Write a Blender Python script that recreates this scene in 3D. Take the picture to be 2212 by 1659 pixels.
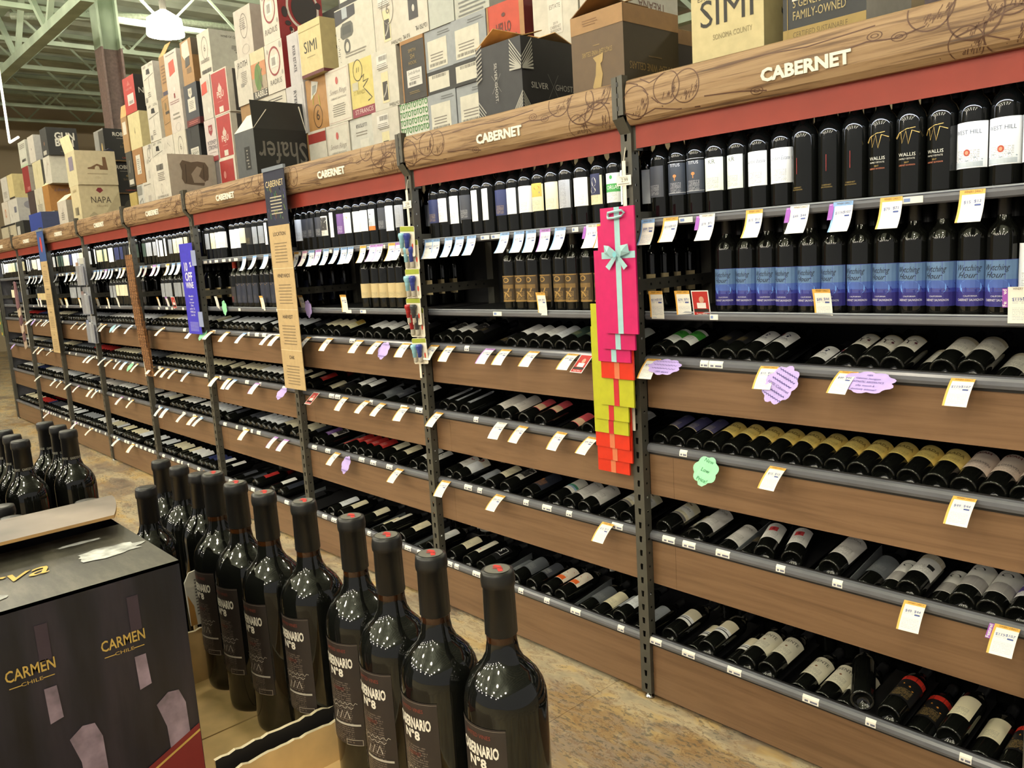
import bpy, math, random
from mathutils import Vector, Matrix
random.seed(7)
for o in list(bpy.data.objects): bpy.data.objects.remove(o, do_unlink=True)
S = bpy.context.scene
COL = S.collection
# ------------------------------------------------------------------ camera
FPX = 1762.43
CAM = Vector((1.73637, -2.16359, 1.62224))
_y, _p, _r = (math.radians(a) for a in (47.77237, -8.95260, -3.52727))
CF = Vector((-math.sin(_y)*math.cos(_p), math.cos(_y)*math.cos(_p), math.sin(_p)))
_rt = Vector((math.cos(_y), math.sin(_y), 0)); _up = _rt.cross(CF)
CR = math.cos(_r)*_rt + math.sin(_r)*_up
CU = -math.sin(_r)*_rt + math.cos(_r)*_up
cd = bpy.data.cameras.new('camera'); cam = bpy.data.objects.new('camera', cd); COL.objects.link(cam)
cd.sensor_width = 36; cd.lens = FPX/2212*36; cd.clip_start = .02; cd.clip_end = 200
cam.matrix_world = Matrix(((CR.x, CU.x, -CF.x, CAM.x), (CR.y, CU.y, -CF.y, CAM.y), (CR.z, CU.z, -CF.z, CAM.z), (0, 0, 0, 1)))
S.camera = cam
# ------------------------------------------------------------------ world, exposure
W = bpy.data.worlds.new('world'); S.world = W; W.use_nodes = True
W.node_tree.nodes['Background'].inputs[0].default_value = (1.0, .96, .90, 1)
W.node_tree.nodes['Background'].inputs[1].default_value = .36
S.view_settings.view_transform = 'Standard'; S.view_settings.look = 'None'
S.view_settings.gamma = 1; S.view_settings.use_curve_mapping = False
S.view_settings.exposure = 0.47
try:
    S.cycles.max_bounces = 5; S.cycles.diffuse_bounces = 3; S.cycles.glossy_bounces = 3
    S.cycles.transmission_bounces = 4; S.cycles.transparent_max_bounces = 8
    S.cycles.caustics_reflective = False; S.cycles.caustics_refractive = False
    S.cycles.sample_clamp_indirect = 4
except Exception: pass
LAMP_POWER = 33.0      # emission of the high-bay lamp faces
LED_POWER = .75        # watts of each shelf light strip
# ------------------------------------------------------------------ measuring helpers
def ray(px, py): return CF + CR*((px-1106)/FPX) - CU*((py-829.5)/FPX)
def aY(px, py, y):
    d = ray(px, py); return CAM + d*((y-CAM.y)/d.y)
def aZ(px, py, z):
    d = ray(px, py); return CAM + d*((z-CAM.z)/d.z)
def XA(px, y, z):           # x of the point on the line (y, z) seen in photo column px
    k = (px-1106)/FPX; d0 = Vector((0, y, z))-CAM
    return (k*d0.dot(CF)-d0.dot(CR))/(CR.x-k*CF.x)
# ------------------------------------------------------------------ materials
def lin(c):
    out = []
    for v in c[:3]:
        v = v/255.; out.append(v/12.92 if v <= .04045 else ((v+.055)/1.055)**2.4)
    return tuple(out)+(1,)
MATS = {}
class NT:
    def __init__(s, m): s.t = m.node_tree; s.b = s.t.nodes['Principled BSDF']
    def n(s, ty, **k):
        o = s.t.nodes.new(ty)
        for a, v in k.items(): setattr(o, a, v)
        return o
    def l(s, a, b): s.t.links.new(a, b)
    def put(s, sock, v):
        if hasattr(v, 'is_linked'): s.l(v, sock)
        else: sock.default_value = v
    def m(s, op, a, b=0.0, c=None):
        o = s.n('ShaderNodeMath', operation=op); s.put(o.inputs[0], a); s.put(o.inputs[1], b)
        if c is not None: s.put(o.inputs[2], c)
        return o.outputs[0]
    def mix(s, fac, a, b, bt='MIX'):
        o = s.n('ShaderNodeMix', data_type='RGBA', blend_type=bt)
        s.put(o.inputs[0], fac); s.put(o.inputs[6], a); s.put(o.inputs[7], b)
        return o.outputs[2]
    def noise(s, vec, scale=5, detail=4, rough=.5):
        o = s.n('ShaderNodeTexNoise'); o.inputs['Scale'].default_value = scale
        o.inputs['Detail'].default_value = detail; o.inputs['Roughness'].default_value = rough
        if vec is not None: s.l(vec, o.inputs['Vector'])
        return o.outputs[0]
    def vmul(s, vec, sc):
        o = s.n('ShaderNodeVectorMath', operation='MULTIPLY'); s.l(vec, o.inputs[0]); o.inputs[1].default_value = sc
        return o.outputs[0]
    def ramp(s, fac, stops):
        o = s.n('ShaderNodeValToRGB'); s.l(fac, o.inputs[0]); e = o.color_ramp.elements
        while len(e) < len(stops): e.new(.5)
        for i, (p, c) in enumerate(stops): e[i].position = p; e[i].color = lin(c)
        return o.outputs[0]
def mat(name, c, rough=.5, metal=0, var=.06, vscale=30, ior=1.45, coat=0):
    if name in MATS: return MATS[name]
    m = bpy.data.materials.new(name); m.use_nodes = True; N = NT(m); b = N.b
    b.inputs['Roughness'].default_value = rough; b.inputs['Metallic'].default_value = metal; b.inputs['IOR'].default_value = ior
    if coat: b.inputs['Coat Weight'].default_value = coat
    if var:
        tc = N.n('ShaderNodeTexCoord').outputs['Object']
        f = N.noise(tc, vscale, 3)
        dk = tuple(max(0, v*(1-var*2.2)) for v in c); lt = tuple(min(255, v*(1+var)) for v in c)
        N.l(N.ramp(f, [(.3, dk), (.7, lt)]), b.inputs['Base Color'])
    else: b.inputs['Base Color'].default_value = lin(c)
    MATS[name] = m; return m
def C(c, rough=.55):       # plain paint or ink of one colour
    return mat('ink_%d_%d_%d' % tuple(c[:3]), c, rough, var=.02)
def emis(name, c, s):
    m = bpy.data.materials.new(name); m.use_nodes = True; b = m.node_tree.nodes['Principled BSDF']
    b.inputs['Base Color'].default_value = lin(c); b.inputs['Emission Color'].default_value = lin(c); b.inputs['Emission Strength'].default_value = s
    MATS[name] = m; return m
def wood(name, stops, sx, sy, rough=.45, seed=0):
    m = bpy.data.materials.new(name); m.use_nodes = True; N = NT(m)
    g = N.n('ShaderNodeNewGeometry').outputs['Position']
    big = N.noise(N.vmul(g, (sx*.35, sy*.3, sy*.3)), 1, 3)
    v = N.n('ShaderNodeVectorMath', operation='ADD'); N.l(N.vmul(g, (sx, sy, sy)), v.inputs[0])
    sc = N.n('ShaderNodeVectorMath', operation='SCALE'); 
    cv = N.n('ShaderNodeCombineXYZ'); N.l(big, cv.inputs[0]); N.l(big, cv.inputs[1]); N.l(big, cv.inputs[2])
    N.l(cv.outputs[0], sc.inputs[0]); sc.inputs['Scale'].default_value = 4.0; N.l(sc.outputs[0], v.inputs[1])
    f = N.noise(v.outputs[0], 1, 6, .62)
    N.l(N.ramp(f, stops), N.b.inputs['Base Color']); N.b.inputs['Roughness'].default_value = rough
    MATS[name] = m; return m
def label_mat(c, ink=(60, 55, 50), rows=9, v0=.08, v1=.42, amt=.55, rough=.5):
    key = 'label_%d_%d_%d_%d_%d' % (c[0], c[1], c[2], ink[0], rows)
    if key in MATS: return MATS[key]
    m = bpy.data.materials.new(key); m.use_nodes = True; N = NT(m)
    uv = N.n('ShaderNodeTexCoord').outputs['UV']; sp = N.n('ShaderNodeSeparateXYZ'); N.l(uv, sp.inputs[0]); u, v = sp.outputs[0], sp.outputs[1]
    vr = N.m('MULTIPLY', v, rows*3.0); line = N.m('LESS_THAN', N.m('FRACT', vr), .5)
    cx = N.n('ShaderNodeCombineXYZ'); N.l(N.m('MULTIPLY', u, 34), cx.inputs[0]); N.l(N.m('MULTIPLY', N.m('FLOOR', vr), 5.3), cx.inputs[1])
    nz = N.m('GREATER_THAN', N.noise(cx.outputs[0], 1, 2), .47)
    reg = N.m('MULTIPLY', N.m('MULTIPLY', N.m('GREATER_THAN', u, .22), N.m('LESS_THAN', u, .78)), N.m('MULTIPLY', N.m('GREATER_THAN', v, v0), N.m('LESS_THAN', v, v1)))
    k = N.m('MULTIPLY', N.m('MULTIPLY', line, nz), N.m('MULTIPLY', reg, amt))
    N.l(N.mix(k, lin(c), lin(ink)), N.b.inputs['Base Color']); N.b.inputs['Roughness'].default_value = rough
    MATS[key] = m; return m
def tag_mat(name, band, paper=(243, 240, 230)):
    m = bpy.data.materials.new(name); m.use_nodes = True; N = NT(m)
    uv = N.n('ShaderNodeTexCoord').outputs['UV']; sp = N.n('ShaderNodeSeparateXYZ'); N.l(uv, sp.inputs[0]); u, v = sp.outputs[0], sp.outputs[1]
    vr = N.m('MULTIPLY', v, 22); line = N.m('LESS_THAN', N.m('FRACT', vr), .42)
    cx = N.n('ShaderNodeCombineXYZ'); N.l(N.m('MULTIPLY', u, 26), cx.inputs[0]); N.l(N.m('MULTIPLY', N.m('FLOOR', vr), 3.7), cx.inputs[1])
    nz = N.m('GREATER_THAN', N.noise(cx.outputs[0], 1, 2), .42)
    inn = N.m('MULTIPLY', N.m('GREATER_THAN', u, .16), N.m('LESS_THAN', u, .92))
    t1 = N.m('MULTIPLY', N.m('GREATER_THAN', v, .07), N.m('LESS_THAN', v, .42))
    t2 = N.m('MULTIPLY', N.m('GREATER_THAN', v, .52), N.m('LESS_THAN', v, .72))
    k = N.m('MULTIPLY', N.m('MULTIPLY', line, nz), N.m('MULTIPLY', inn, N.m('MULTIPLY', N.m('MAXIMUM', t1, t2), .42)))
    edge = N.m('MAXIMUM', N.m('GREATER_THAN', v, .87), N.m('LESS_THAN', u, .10))
    col = N.mix(edge, N.mix(k, lin(paper), lin((70, 90, 150))), lin(band))
    N.l(col, N.b.inputs['Base Color']); N.b.inputs['Roughness'].default_value = .5
    MATS[name] = m; return m
# ------------------------------------------------------------------ mesh builder
class MB:
    def __init__(s): s.v = []; s.f = []; s.m = []; s.ms = []; s.uv = None
    def mi(s, m):
        if m not in s.ms: s.ms.append(m)
        return s.ms.index(m)
    def add(s, vs, fs, m):
        o = len(s.v); k = s.mi(m)
        s.v += [tuple(v) for v in vs]
        for f in fs: s.f.append([i+o for i in f]); s.m.append(k)
        return s
    def box(s, a, b, m):
        x0, y0, z0 = a; x1, y1, z1 = b
        v = [(x0, y0, z0), (x1, y0, z0), (x1, y1, z0), (x0, y1, z0), (x0, y0, z1), (x1, y0, z1), (x1, y1, z1), (x0, y1, z1)]
        return s.add(v, [(0, 3, 2, 1), (4, 5, 6, 7), (0, 1, 5, 4), (1, 2, 6, 5), (2, 3, 7, 6), (3, 0, 4, 7)], m)
    def bar(s, p, q, w, h, m):      # square bar between two points
        p = Vector(p); q = Vector(q); d = (q-p).normalized()
        a = d.cross(Vector((0, 0, 1))) if abs(d.z) < .95 else d.cross(Vector((1, 0, 0)))
        a.normalize(); b = d.cross(a).normalized(); vs = []
        for e in (p, q):
            for sa, sb in ((-1, -1), (1, -1), (1, 1), (-1, 1)): vs.append(e+a*(sa*w/2)+b*(sb*h/2))
        return s.add(vs, [(0, 1, 2, 3), (7, 6, 5, 4), (0, 4, 5, 1), (1, 5, 6, 2), (2, 6, 7, 3), (3, 7, 4, 0)], m)
    def tube(s, pts, r, m, seg=8):
        pts = [Vector(p) for p in pts]; vs = []; fs = []
        for i, p in enumerate(pts):
            d = (pts[min(i+1, len(pts)-1)]-pts[max(i-1, 0)]).normalized()
            a = d.cross(Vector((0, 0, 1))) if abs(d.z) < .9 else d.cross(Vector((1, 0, 0)))
            a.normalize(); b = d.cross(a)
            for k in range(seg):
                t = 2*math.pi*k/seg; vs.append(p+a*(r*math.cos(t))+b*(r*math.sin(t)))
        for i in range(len(pts)-1):
            for k in range(seg):
                k2 = (k+1) % seg; fs.append((i*seg+k, i*seg+k2, (i+1)*seg+k2, (i+1)*seg+k))
        fs.append(tuple(range(seg))[::-1]); fs.append(tuple((len(pts)-1)*seg+k for k in range(seg)))
        return s.add(vs, fs, m)
    def lathe(s, prof, m, seg=20, c=(0, 0, 0), cap0=False, cap1=False):
        vs = []; fs = []
        for r, z in prof:
            for k in range(seg):
                t = 2*math.pi*k/seg; vs.append((c[0]+r*math.cos(t), c[1]+r*math.sin(t), c[2]+z))
        n = len(prof)
        for i in range(n-1):
            for k in range(seg):
                k2 = (k+1) % seg; fs.append((i*seg+k, i*seg+k2, (i+1)*seg+k2, (i+1)*seg+k))
        if cap0: fs.append(tuple(range(seg))[::-1])
        if cap1: fs.append(tuple((n-1)*seg+k for k in range(seg)))
        return s.add(vs, fs, m)
    def prism(s, poly, x0, x1, m):    # (y, z) outline extruded along x
        n = len(poly); vs = [(x0, a, b) for a, b in poly]+[(x1, a, b) for a, b in poly]
        fs = [(i, (i+1) % n, n+(i+1) % n, n+i) for i in range(n)]
        fs += [tuple(range(n))[::-1], tuple(range(n, 2*n))]
        return s.add(vs, fs, m)
    def slab(s, poly, mp, th, m):     # outline poly in (u, v), mapped by mp(u, v, w), w = thickness
        n = len(poly); vs = [mp(a, b, 0) for a, b in poly]+[mp(a, b, th) for a, b in poly]
        fs = [(i, (i+1) % n, n+(i+1) % n, n+i) for i in range(n)]+[tuple(range(n))[::-1], tuple(range(n, 2*n))]
        return s.add(vs, fs, m)
    def quad(s, mp, u0, v0, u1, v1, m, n=1, w=0):
        vs = []; fs = []
        for i in range(n+1):
            u = u0+(u1-u0)*i/n; vs += [mp(u, v0, w), mp(u, v1, w)]
        for i in range(n): fs.append((2*i, 2*i+2, 2*i+3, 2*i+1))
        return s.add(vs, fs, m)
    def disc(s, mp, u, v, ru, rv, m, seg=20, w=0, inner=0):
        vs = []; fs = []
        for k in range(seg):
            t = 2*math.pi*k/seg; vs.append(mp(u+ru*math.cos(t), v+rv*math.sin(t), w))
        if inner:
            for k in range(seg):
                t = 2*math.pi*k/seg; vs.append(mp(u+ru*inner*math.cos(t), v+rv*inner*math.sin(t), w))
            for k in range(seg): fs.append((k, (k+1) % seg, seg+(k+1) % seg, seg+k))
        else: fs.append(tuple(range(seg)))
        return s.add(vs, fs, m)
    def stroke(s, mp, pts, w, m, off=0):
        vs = []; fs = []
        for i, (a, b) in enumerate(pts):
            p = pts[max(i-1, 0)]; q = pts[min(i+1, len(pts)-1)]; dx, dy = q[0]-p[0], q[1]-p[1]; L = math.hypot(dx, dy) or 1
            nx, ny = -dy/L*w/2, dx/L*w/2; vs += [mp(a+nx, b+ny, off), mp(a-nx, b-ny, off)]
        for i in range(len(pts)-1): fs.append((2*i, 2*i+1, 2*i+3, 2*i+2))
        return s.add(vs, fs, m)
    def text(s, mp, t, u, v, h, m, xs=1.0, shear=0, bold=0, align='c', rot=0, w=0, maxw=None, flip=False):
        vs, fs, x0, x1 = text_data(t, shear, bold)
        wd = (x1-x0)*h*xs
        if maxw and wd > maxw: xs *= maxw/wd; wd = maxw
        ox = -(x0+x1)/2 if align == 'c' else (-x0 if align == 'l' else -x1)
        cr, sr = math.cos(rot), math.sin(rot); out = []
        for a, b in vs:
            X = (a+ox)*h*xs; Y = (b-.35)*h
            if flip: X, Y = -X, -Y
            out.append(mp(u+X*cr-Y*sr, v+X*sr+Y*cr, w))
        return s.add(out, fs, m)
    def mesh(s, name, smooth=False):
        me = bpy.data.meshes.new(name); me.from_pydata(s.v, [], s.f)
        for m in s.ms: me.materials.append(m)
        me.polygons.foreach_set('material_index', s.m)
        if smooth: me.polygons.foreach_set('use_smooth', [True]*len(s.f))
        me.update(); return me
    def build(s, name, parent=None, smooth=False):
        return link(name, s.mesh(name, smooth), parent)
_TX = {}
def text_data(t, shear=0, bold=0):
    key = (t, shear, bold)
    if key in _TX: return _TX[key]
    cu = bpy.data.curves.new('t', 'FONT'); cu.body = t; cu.size = 1.38; cu.shear = shear; cu.offset = bold; cu.resolution_u = 2
    ob = bpy.data.objects.new('t', cu); me = bpy.data.meshes.new_from_object(ob)
    vs = [(v.co.x, v.co.y) for v in me.vertices]; fs = [tuple(p.vertices) for p in me.polygons]
    xs = [v[0] for v in vs] or [0, 1]
    bpy.data.objects.remove(ob); bpy.data.curves.remove(cu); bpy.data.meshes.remove(me)
    _TX[key] = (vs, fs, min(xs), max(xs)); return _TX[key]
def link(name, data, parent=None):
    o = bpy.data.objects.new(name, data); COL.objects.link(o)
    if parent is not None: o.parent = parent
    return o
def empty(name, loc=(0, 0, 0)):
    o = bpy.data.objects.new(name, None); o.empty_display_size = .05; COL.objects.link(o); o.location = loc; return o
def tag(o, label, cat, group=None, kind=None):
    o['label'] = label; o['category'] = cat
    if group: o['group'] = group
    if kind: o['kind'] = kind
    return o
def struct(o): o['kind'] = 'structure'; return o
ORD = ['zeroth', 'first', 'second', 'third', 'fourth', 'fifth', 'sixth', 'seventh', 'eighth', 'ninth', 'tenth', 'eleventh', 'twelfth', 'thirteenth', 'fourteenth', 'fifteenth', 'sixteenth', 'seventeenth', 'eighteenth', 'nineteenth', 'twentieth', 'twenty-first', 'twenty-second', 'twenty-third', 'twenty-fourth', 'twenty-fifth']
SM = lambda m: m
# shared materials
GLASS = mat('dark_bottle_glass', (14, 15, 13), .06, var=0, ior=1.5)
AMBER = mat('amber_neck_glass', (46, 24, 8), .08, var=.2, vscale=60, ior=1.5)
STEEL = mat('dark_grey_steel', (78, 76, 69), .45, metal=.15, var=.05, vscale=12)
PANELGREY = mat('end_panel_grey', (88, 88, 96), .6, var=.03)
BLACKTRAY = mat('black_tray_plastic', (22, 22, 24), .5)
RAILM = mat('price_rail_grey', (98, 99, 106), .2, var=.03, vscale=8)
BLACKLIP = mat('rail_black_lip', (20, 20, 22), .4, var=0)
REDM = mat('red_beam_paint', (136, 48, 36), .55, var=.03, vscale=6)
FASC = wood('fascia_wood', [(.25, (92, 67, 45)), (.45, (112, 84, 60)), (.6, (121, 92, 67)), (.8, (104, 77, 53))], 1.6, 34, .38)
HEADW = wood('header_wood', [(.30, (66, 46, 30)), (.40, (104, 78, 52)), (.48, (138, 110, 78)), (.60, (150, 123, 90)), (.72, (112, 86, 58))], 2.6, 62, .6)
CARD = mat('brown_cardboard', (190, 150, 98), .85, var=.05, vscale=14)
CARDL = mat('pale_cardboard', (222, 188, 132), .85, var=.05, vscale=18)
PAPER = C((238, 235, 226)); INK = C((38, 34, 32)); WHITE = C((240, 240, 236)); GOLD = C((196, 160, 84)); GREYT = C((150, 146, 138))
# ================================================================== ROOM
def floor_mat():
    m = bpy.data.materials.new('stone_pattern_vinyl'); m.use_nodes = True; N = NT(m)
    g = N.n('ShaderNodeNewGeometry').outputs['Position']
    rot = N.n('ShaderNodeMapping'); N.l(g, rot.inputs[0]); rot.inputs['Rotation'].default_value = (0, 0, .5); rot.inputs['Scale'].default_value = (1, 2.2, 1)
    p = rot.outputs[0]
    wv = N.n('ShaderNodeTexNoise'); N.l(p, wv.inputs['Vector']); wv.inputs['Scale'].default_value = 3; wv.inputs['Detail'].default_value = 3
    ad = N.n('ShaderNodeVectorMath', operation='ADD'); N.l(p, ad.inputs[0])
    sc = N.n('ShaderNodeVectorMath', operation='SCALE'); N.l(wv.outputs[1], sc.inputs[0]); sc.inputs['Scale'].default_value = .35; N.l(sc.outputs[0], ad.inputs[1])
    q = ad.outputs[0]
    base = N.ramp(N.noise(q, 3.2, 8, .68), [(.30, (128, 118, 102)), (.42, (166, 154, 130)), (.5, (184, 168, 138)), (.58, (190, 164, 114)), (.70, (170, 136, 86))])
    lil = N.ramp(N.noise(q, 2.1, 5, .6), [(.46, (255, 255, 255)), (.58, (206, 198, 204))])
    c1 = N.mix(1.0, base, lil, 'MULTIPLY')
    sp = N.noise(p, 26, 8, .75); pat = N.noise(q, 2.6, 3)
    dark = N.m('MULTIPLY', N.m('GREATER_THAN', sp, .545), N.m('GREATER_THAN', pat, .50))
    c2 = N.mix(N.m('MULTIPLY', dark, .62), c1, lin((74, 76, 72)))
    vein = N.m('LESS_THAN', N.m('ABSOLUTE', N.m('SUBTRACT', N.noise(q, 6, 6, .65), .5)), .012)
    c3 = N.mix(N.m('MULTIPLY', vein, .5), c2, lin((116, 84, 56)))
    N.l(c3, N.b.inputs['Base Color']); N.b.inputs['Roughness'].default_value = .42
    MATS['floor'] = m; return m
FL = floor_mat()
floor = struct(empty('floor'))
for i in range(-13, 5):
    x0 = -.18+1.83*i
    b = MB().box((x0+.0008, -14, -.02), (x0+1.83-.0008, 12, 0), FL).build('floor_sheet', floor)
struct(MB().box((-25, -14, -.05), (9.2, 12, -.021), mat('sub_floor', (70, 60, 45), .8)).build('floor_base'))
SAGE = mat('sage_green_paint', (172, 188, 166), .6, var=.06, vscale=2)
SAGED = mat('sage_green_deck', (188, 198, 180), .65, var=.08, vscale=1.5)
TAN = mat('tan_wall_paint', (158, 144, 118), .8, var=.03, vscale=1)
struct(MB().box((-22.4, 12, 0), (9.2, 12.2, 6.3), TAN).build('wall_back'))
w = struct(MB().box((-22.4, -14, 0), (-22.2, 14, 6.3), TAN).build('wall_far'))
# a pale track along the far wall and thin conduits
ceil = MB()
x = -22.2
while x < 10:         # ribbed steel deck
    ceil.add([(x, -14, 6.15), (x+.3, -14, 6.15), (x+.36, -14, 6.23), (x+.54, -14, 6.23), (x+.6, -14, 6.15), (x, 14, 6.15), (x+.3, 14, 6.15), (x+.36, 14, 6.23), (x+.54, 14, 6.23), (x+.6, 14, 6.15)],
             [(i, i+1, i+6, i+5) for i in range(4)], SAGED)
    x += .6
struct(ceil.build('ceiling'))
def joist(x, y0, y1, zt=6.1, dep=.62):
    t = empty('roof_joist', (0, 0, 0)); t['kind'] = 'structure'
    for z, nm in ((zt, 'top_chord'), (zt-dep, 'bottom_chord')):
        MB().bar((x, y0, z), (x, y1, z), .10, .07, SAGE).build(nm, t)
    w_ = MB(); y = y0; k = 0
    while y < y1-.5:
        w_.bar((x, y, zt if k % 2 else zt-dep), (x, y+.62, zt-dep if k % 2 else zt), .035, .035, SAGE); y += .62; k += 1
    w_.build('web_bars', t)
for x in (-4.5, -6.3, -8.1, -9.9, -11.7, -13.5, -15.3, -17.1, -18.9, -20.7): joist(x, -3, 11)
def girder(y, x0, x1, zt=5.95, dep=.9):
    t = empty('roof_girder'); t['kind'] = 'structure'
    for z, nm in ((zt, 'top_chord'), (zt-dep, 'bottom_chord')): MB().bar((x0, y, z), (x1, y, z), .16, .12, SAGE).build(nm, t)
    w_ = MB(); x = x0; k = 0
    while x < x1-.8:
        w_.bar((x, y, zt if k % 2 else zt-dep), (x+.9, y, zt-dep if k % 2 else zt), .07, .07, SAGE); x += .9; k += 1
    w_.build('web_bars', t)
girder(1.35, -22, -9.4); girder(9.0, -22, 4)
cx, cy = -11.45, 2.2
t = tag(empty('building_column', (cx, cy, 0)), 'tall steel column, green above and brown below, behind stacked wine cases', 'column')
def hcol(z0, z1, m, nm):
    b = MB(); a = .15
    b.box((-a, -a, z0), (a, -a+.03, z1), m).box((-a, a-.03, z0), (a, a, z1), m).box((-.02, -a+.03, z0), (.02, a-.03, z1), m); b.build(nm, t)
hcol(4.97, 6.1, SAGE, 'upper_shaft'); hcol(0, 4.97, mat('brown_column_paint', (118, 98, 92), .5), 'lower_shaft')
MB().box((-.2, -.2, 0), (.2, .2, .02), STEEL).build('base_plate', t)
pipe = MB(); pipe.tube([(-13.2, 1.4, 5.75), (-12.2, 3.0, 5.72), (-11.9, 5.6, 5.70), (-11.8, 10, 5.70)], .055, mat('sprinkler_pipe', (150, 160, 140), .5), 10)
tag(pipe.build('sprinkler_pipe'), 'pale sprinkler pipe running under the green ceiling trusses', 'pipe')
# white light-edged hanging frame at the far left
t = tag(empty('hanging_sign_frame', (0, 0, 0)), 'thin glowing white hanging frame at far upper left', 'sign frame')
a = aY(0, 165, 1.0); b_ = aY(21, 308, 1.0); c_ = aY(39, 314, 1.0)
ED = emis('glowing_edge', (255, 250, 235), .8)
MB().tube([(b_.x, 1.0, a.z+.9), (b_.x, 1.0, b_.z)], .018, ED, 6).build('upright_edge', t)
MB().tube([(b_.x, 1.0, b_.z), (b_.x+.55, 1.0, b_.z)], .018, ED, 6).build('lower_edge', t)
MB().tube([(b_.x, 1.0, a.z+.9), (b_.x, 1.0, 6.1)], .006, STEEL, 6).build('wire', t)
# high-bay lamps
LAMPF = emis('lamp_face', (255, 244, 224), LAMP_POWER)
SHADE = mat('lamp_shade_white', (225, 225, 220), .5, var=0)
def lamp(x, y, z, label, r=.26):
    t = tag(empty('high_bay_lamp', (x, y, z)), label, 'lamp', 'high bay lamps under the roof')
    MB().lathe([(r, -.03), (r, 0), (r*.92, .2), (r*.55, .27), (r*.2, .33), (0.02, .34)], mat('lamp_diffuser', (250, 246, 235), .4, var=0) if False else LAMPSIDE, 20).build('shade', t, True)
    MB().lathe([(.001, -.02), (r*.97, -.02)], LAMPF, 20).build('diffuser', t)
    MB().lathe([(.05, .34), (.05, .5), (.001, .5)], STEEL, 12).build('driver_housing', t)
    MB().tube([(0, 0, .5), (0, 0, max(.6, 5.45-z))], .008, STEEL, 6).build('hanger', t)
LAMPSIDE = emis('lamp_side_glow', (255, 244, 224), LAMP_POWER*1.7)
p = CAM+ray(358, 72)*12.4
lamp(p.x, p.y, p.z, 'bright white high bay lamp beside the column, above stacked cases', .27)
k = 0
for lx in (-10.6, -7.3, -4.0, -.7, 2.6, 5.9):
    for ly in (-1.3, -5.6, -8.2, -10.8, -13.4):
        if ly > -4 and lx > 0: continue
        k += 1
        lamp(lx, ly, 5.0, 'round high bay lamp outside the frame, row %s, column %s' % (ORD[(-1.3, -5.6, -8.2, -10.8, -13.4).index(ly)+1], ORD[int((lx+13.9)/3.3)]), .27)
lamp(1.9, -3.4, 5.0, 'round high bay lamp outside the frame above the display table', .27)
for lx in (-5.5, -1.5, 2.5):
    k += 1; lamp(lx, 4.0, 5.0, 'round high bay lamp behind the rack, %s of three' % ORD[int((lx+9.5)/4)], .27)
# ================================================================== RACK
LB = 1.2192; PW = .044; PD = .036; HT = 2.150
TIER = [(1.228, 1.077, .040, 12.), (.922, .766, .038, 10.), (.606, .438, .036, 7.), (.219, .017, .016, 5.)]   # top, bottom, y, tilt
S1 = 1.712; S2 = 1.404
BAYN = ['bay right of pink gift bags', 'bay right of bottle-stopper cards', 'bay right of tan Cabernet banner', 'bay right of blue discount sign', 'bay right of cork strips', 'bay right of clear brochure pockets', 'bay right of far tan banner', 'bay right of hanging mauve bags', 'leftmost bay by grey end panel']
def post_mesh(z1=HT):
    b = MB(); P = .0508; n = int(z1/P); W_ = PW; hw0, hw1, hh = .0085, .0055, .026   # front slots taper downwards
    def strip(mp, wid, h0, h1, hh, zoff):
        for k in range(n):
            za = k*P; zb = za+P; c = za+zoff
            q = lambda pts: b.add([mp(u, z) for u, z in pts], [(0, 1, 2, 3)], STEEL)
            a0, a1 = c-hh/2, c+hh/2; m_ = wid/2
            q([(0, za), (wid, za), (wid, a0), (0, a0)]); q([(0, a1), (wid, a1), (wid, zb), (0, zb)])
            q([(0, a0), (m_-h1, a0), (m_-h0, a1), (0, a1)]); q([(m_+h1, a0), (wid, a0), (wid, a1), (m_+h0, a1)])
    strip(lambda u, z: (-W_+u, 0, z+.022), W_, .0062, .0042, .022, P/2)
    strip(lambda u, z: (0, u, z+.022), PD, .0035, .0035, .007, P/2)
    strip(lambda u, z: (-W_, PD-u, z+.022), PD, .0035, .0035, .007, P/2)
    for s in (-W_, 0):      # return lips
        d = .008 if s else -.008
        b.add([(s, PD, .022), (s+d, PD, .022), (s+d, PD, .022+n*P), (s, PD, .022+n*P)], [(0, 1, 2, 3)], STEEL)
    return b.mesh('upright_post')
POST = post_mesh()
FOOT = MB().lathe([(.019, 0), (.017, .006), (.010, .013), (.007, .016), (.007, .03)], mat('chrome_foot', (190, 190, 190), .15, metal=1, var=0), 14, cap0=True, cap1=True).mesh('foot', True)
CLIP = MB()
CLIP.box((-.046, -.034, 2.035), (-.026, -.006, 2.166), STEEL).box((-.022, -.034, 2.045), (-.001, -.006, 2.168), STEEL).box((-.027, -.026, 2.035), (-.021, -.006, 2.16), BLACKLIP)
for z in (2.06, 2.10, 2.135): CLIP.box((-.026, -.035, z), (-.0185, -.026, z+.014), BLACKLIP)
CLIP.add([(-.046, -.034, 2.035), (-.001, -.034, 2.04), (-.001, 0, 1.99), (-.044, 0, 1.99)], [(0, 1, 2, 3)], STEEL)
CLIP = CLIP.mesh('post_clip')
HPROF = [(.004, 2.153), (-.006, 2.154), (-.018, 2.148), (-.026, 2.12), (-.028, 2.085), (-.026, 2.05), (-.020, 2.028), (-.006, 2.013), (.006, 2.012)]
def hface(u, z, w=0):       # point on the bowed front of a header board
    for (y0, z0), (y1, z1) in zip(HPROF, HPROF[1:]):
        if z1 <= z <= z0: 
            t_ = (z-z0)/(z1-z0) if z1 != z0 else 0
            return (u, y0+(y1-y0)*t_-.0006-w, z)
    return (u, -.027-w, z)
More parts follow.
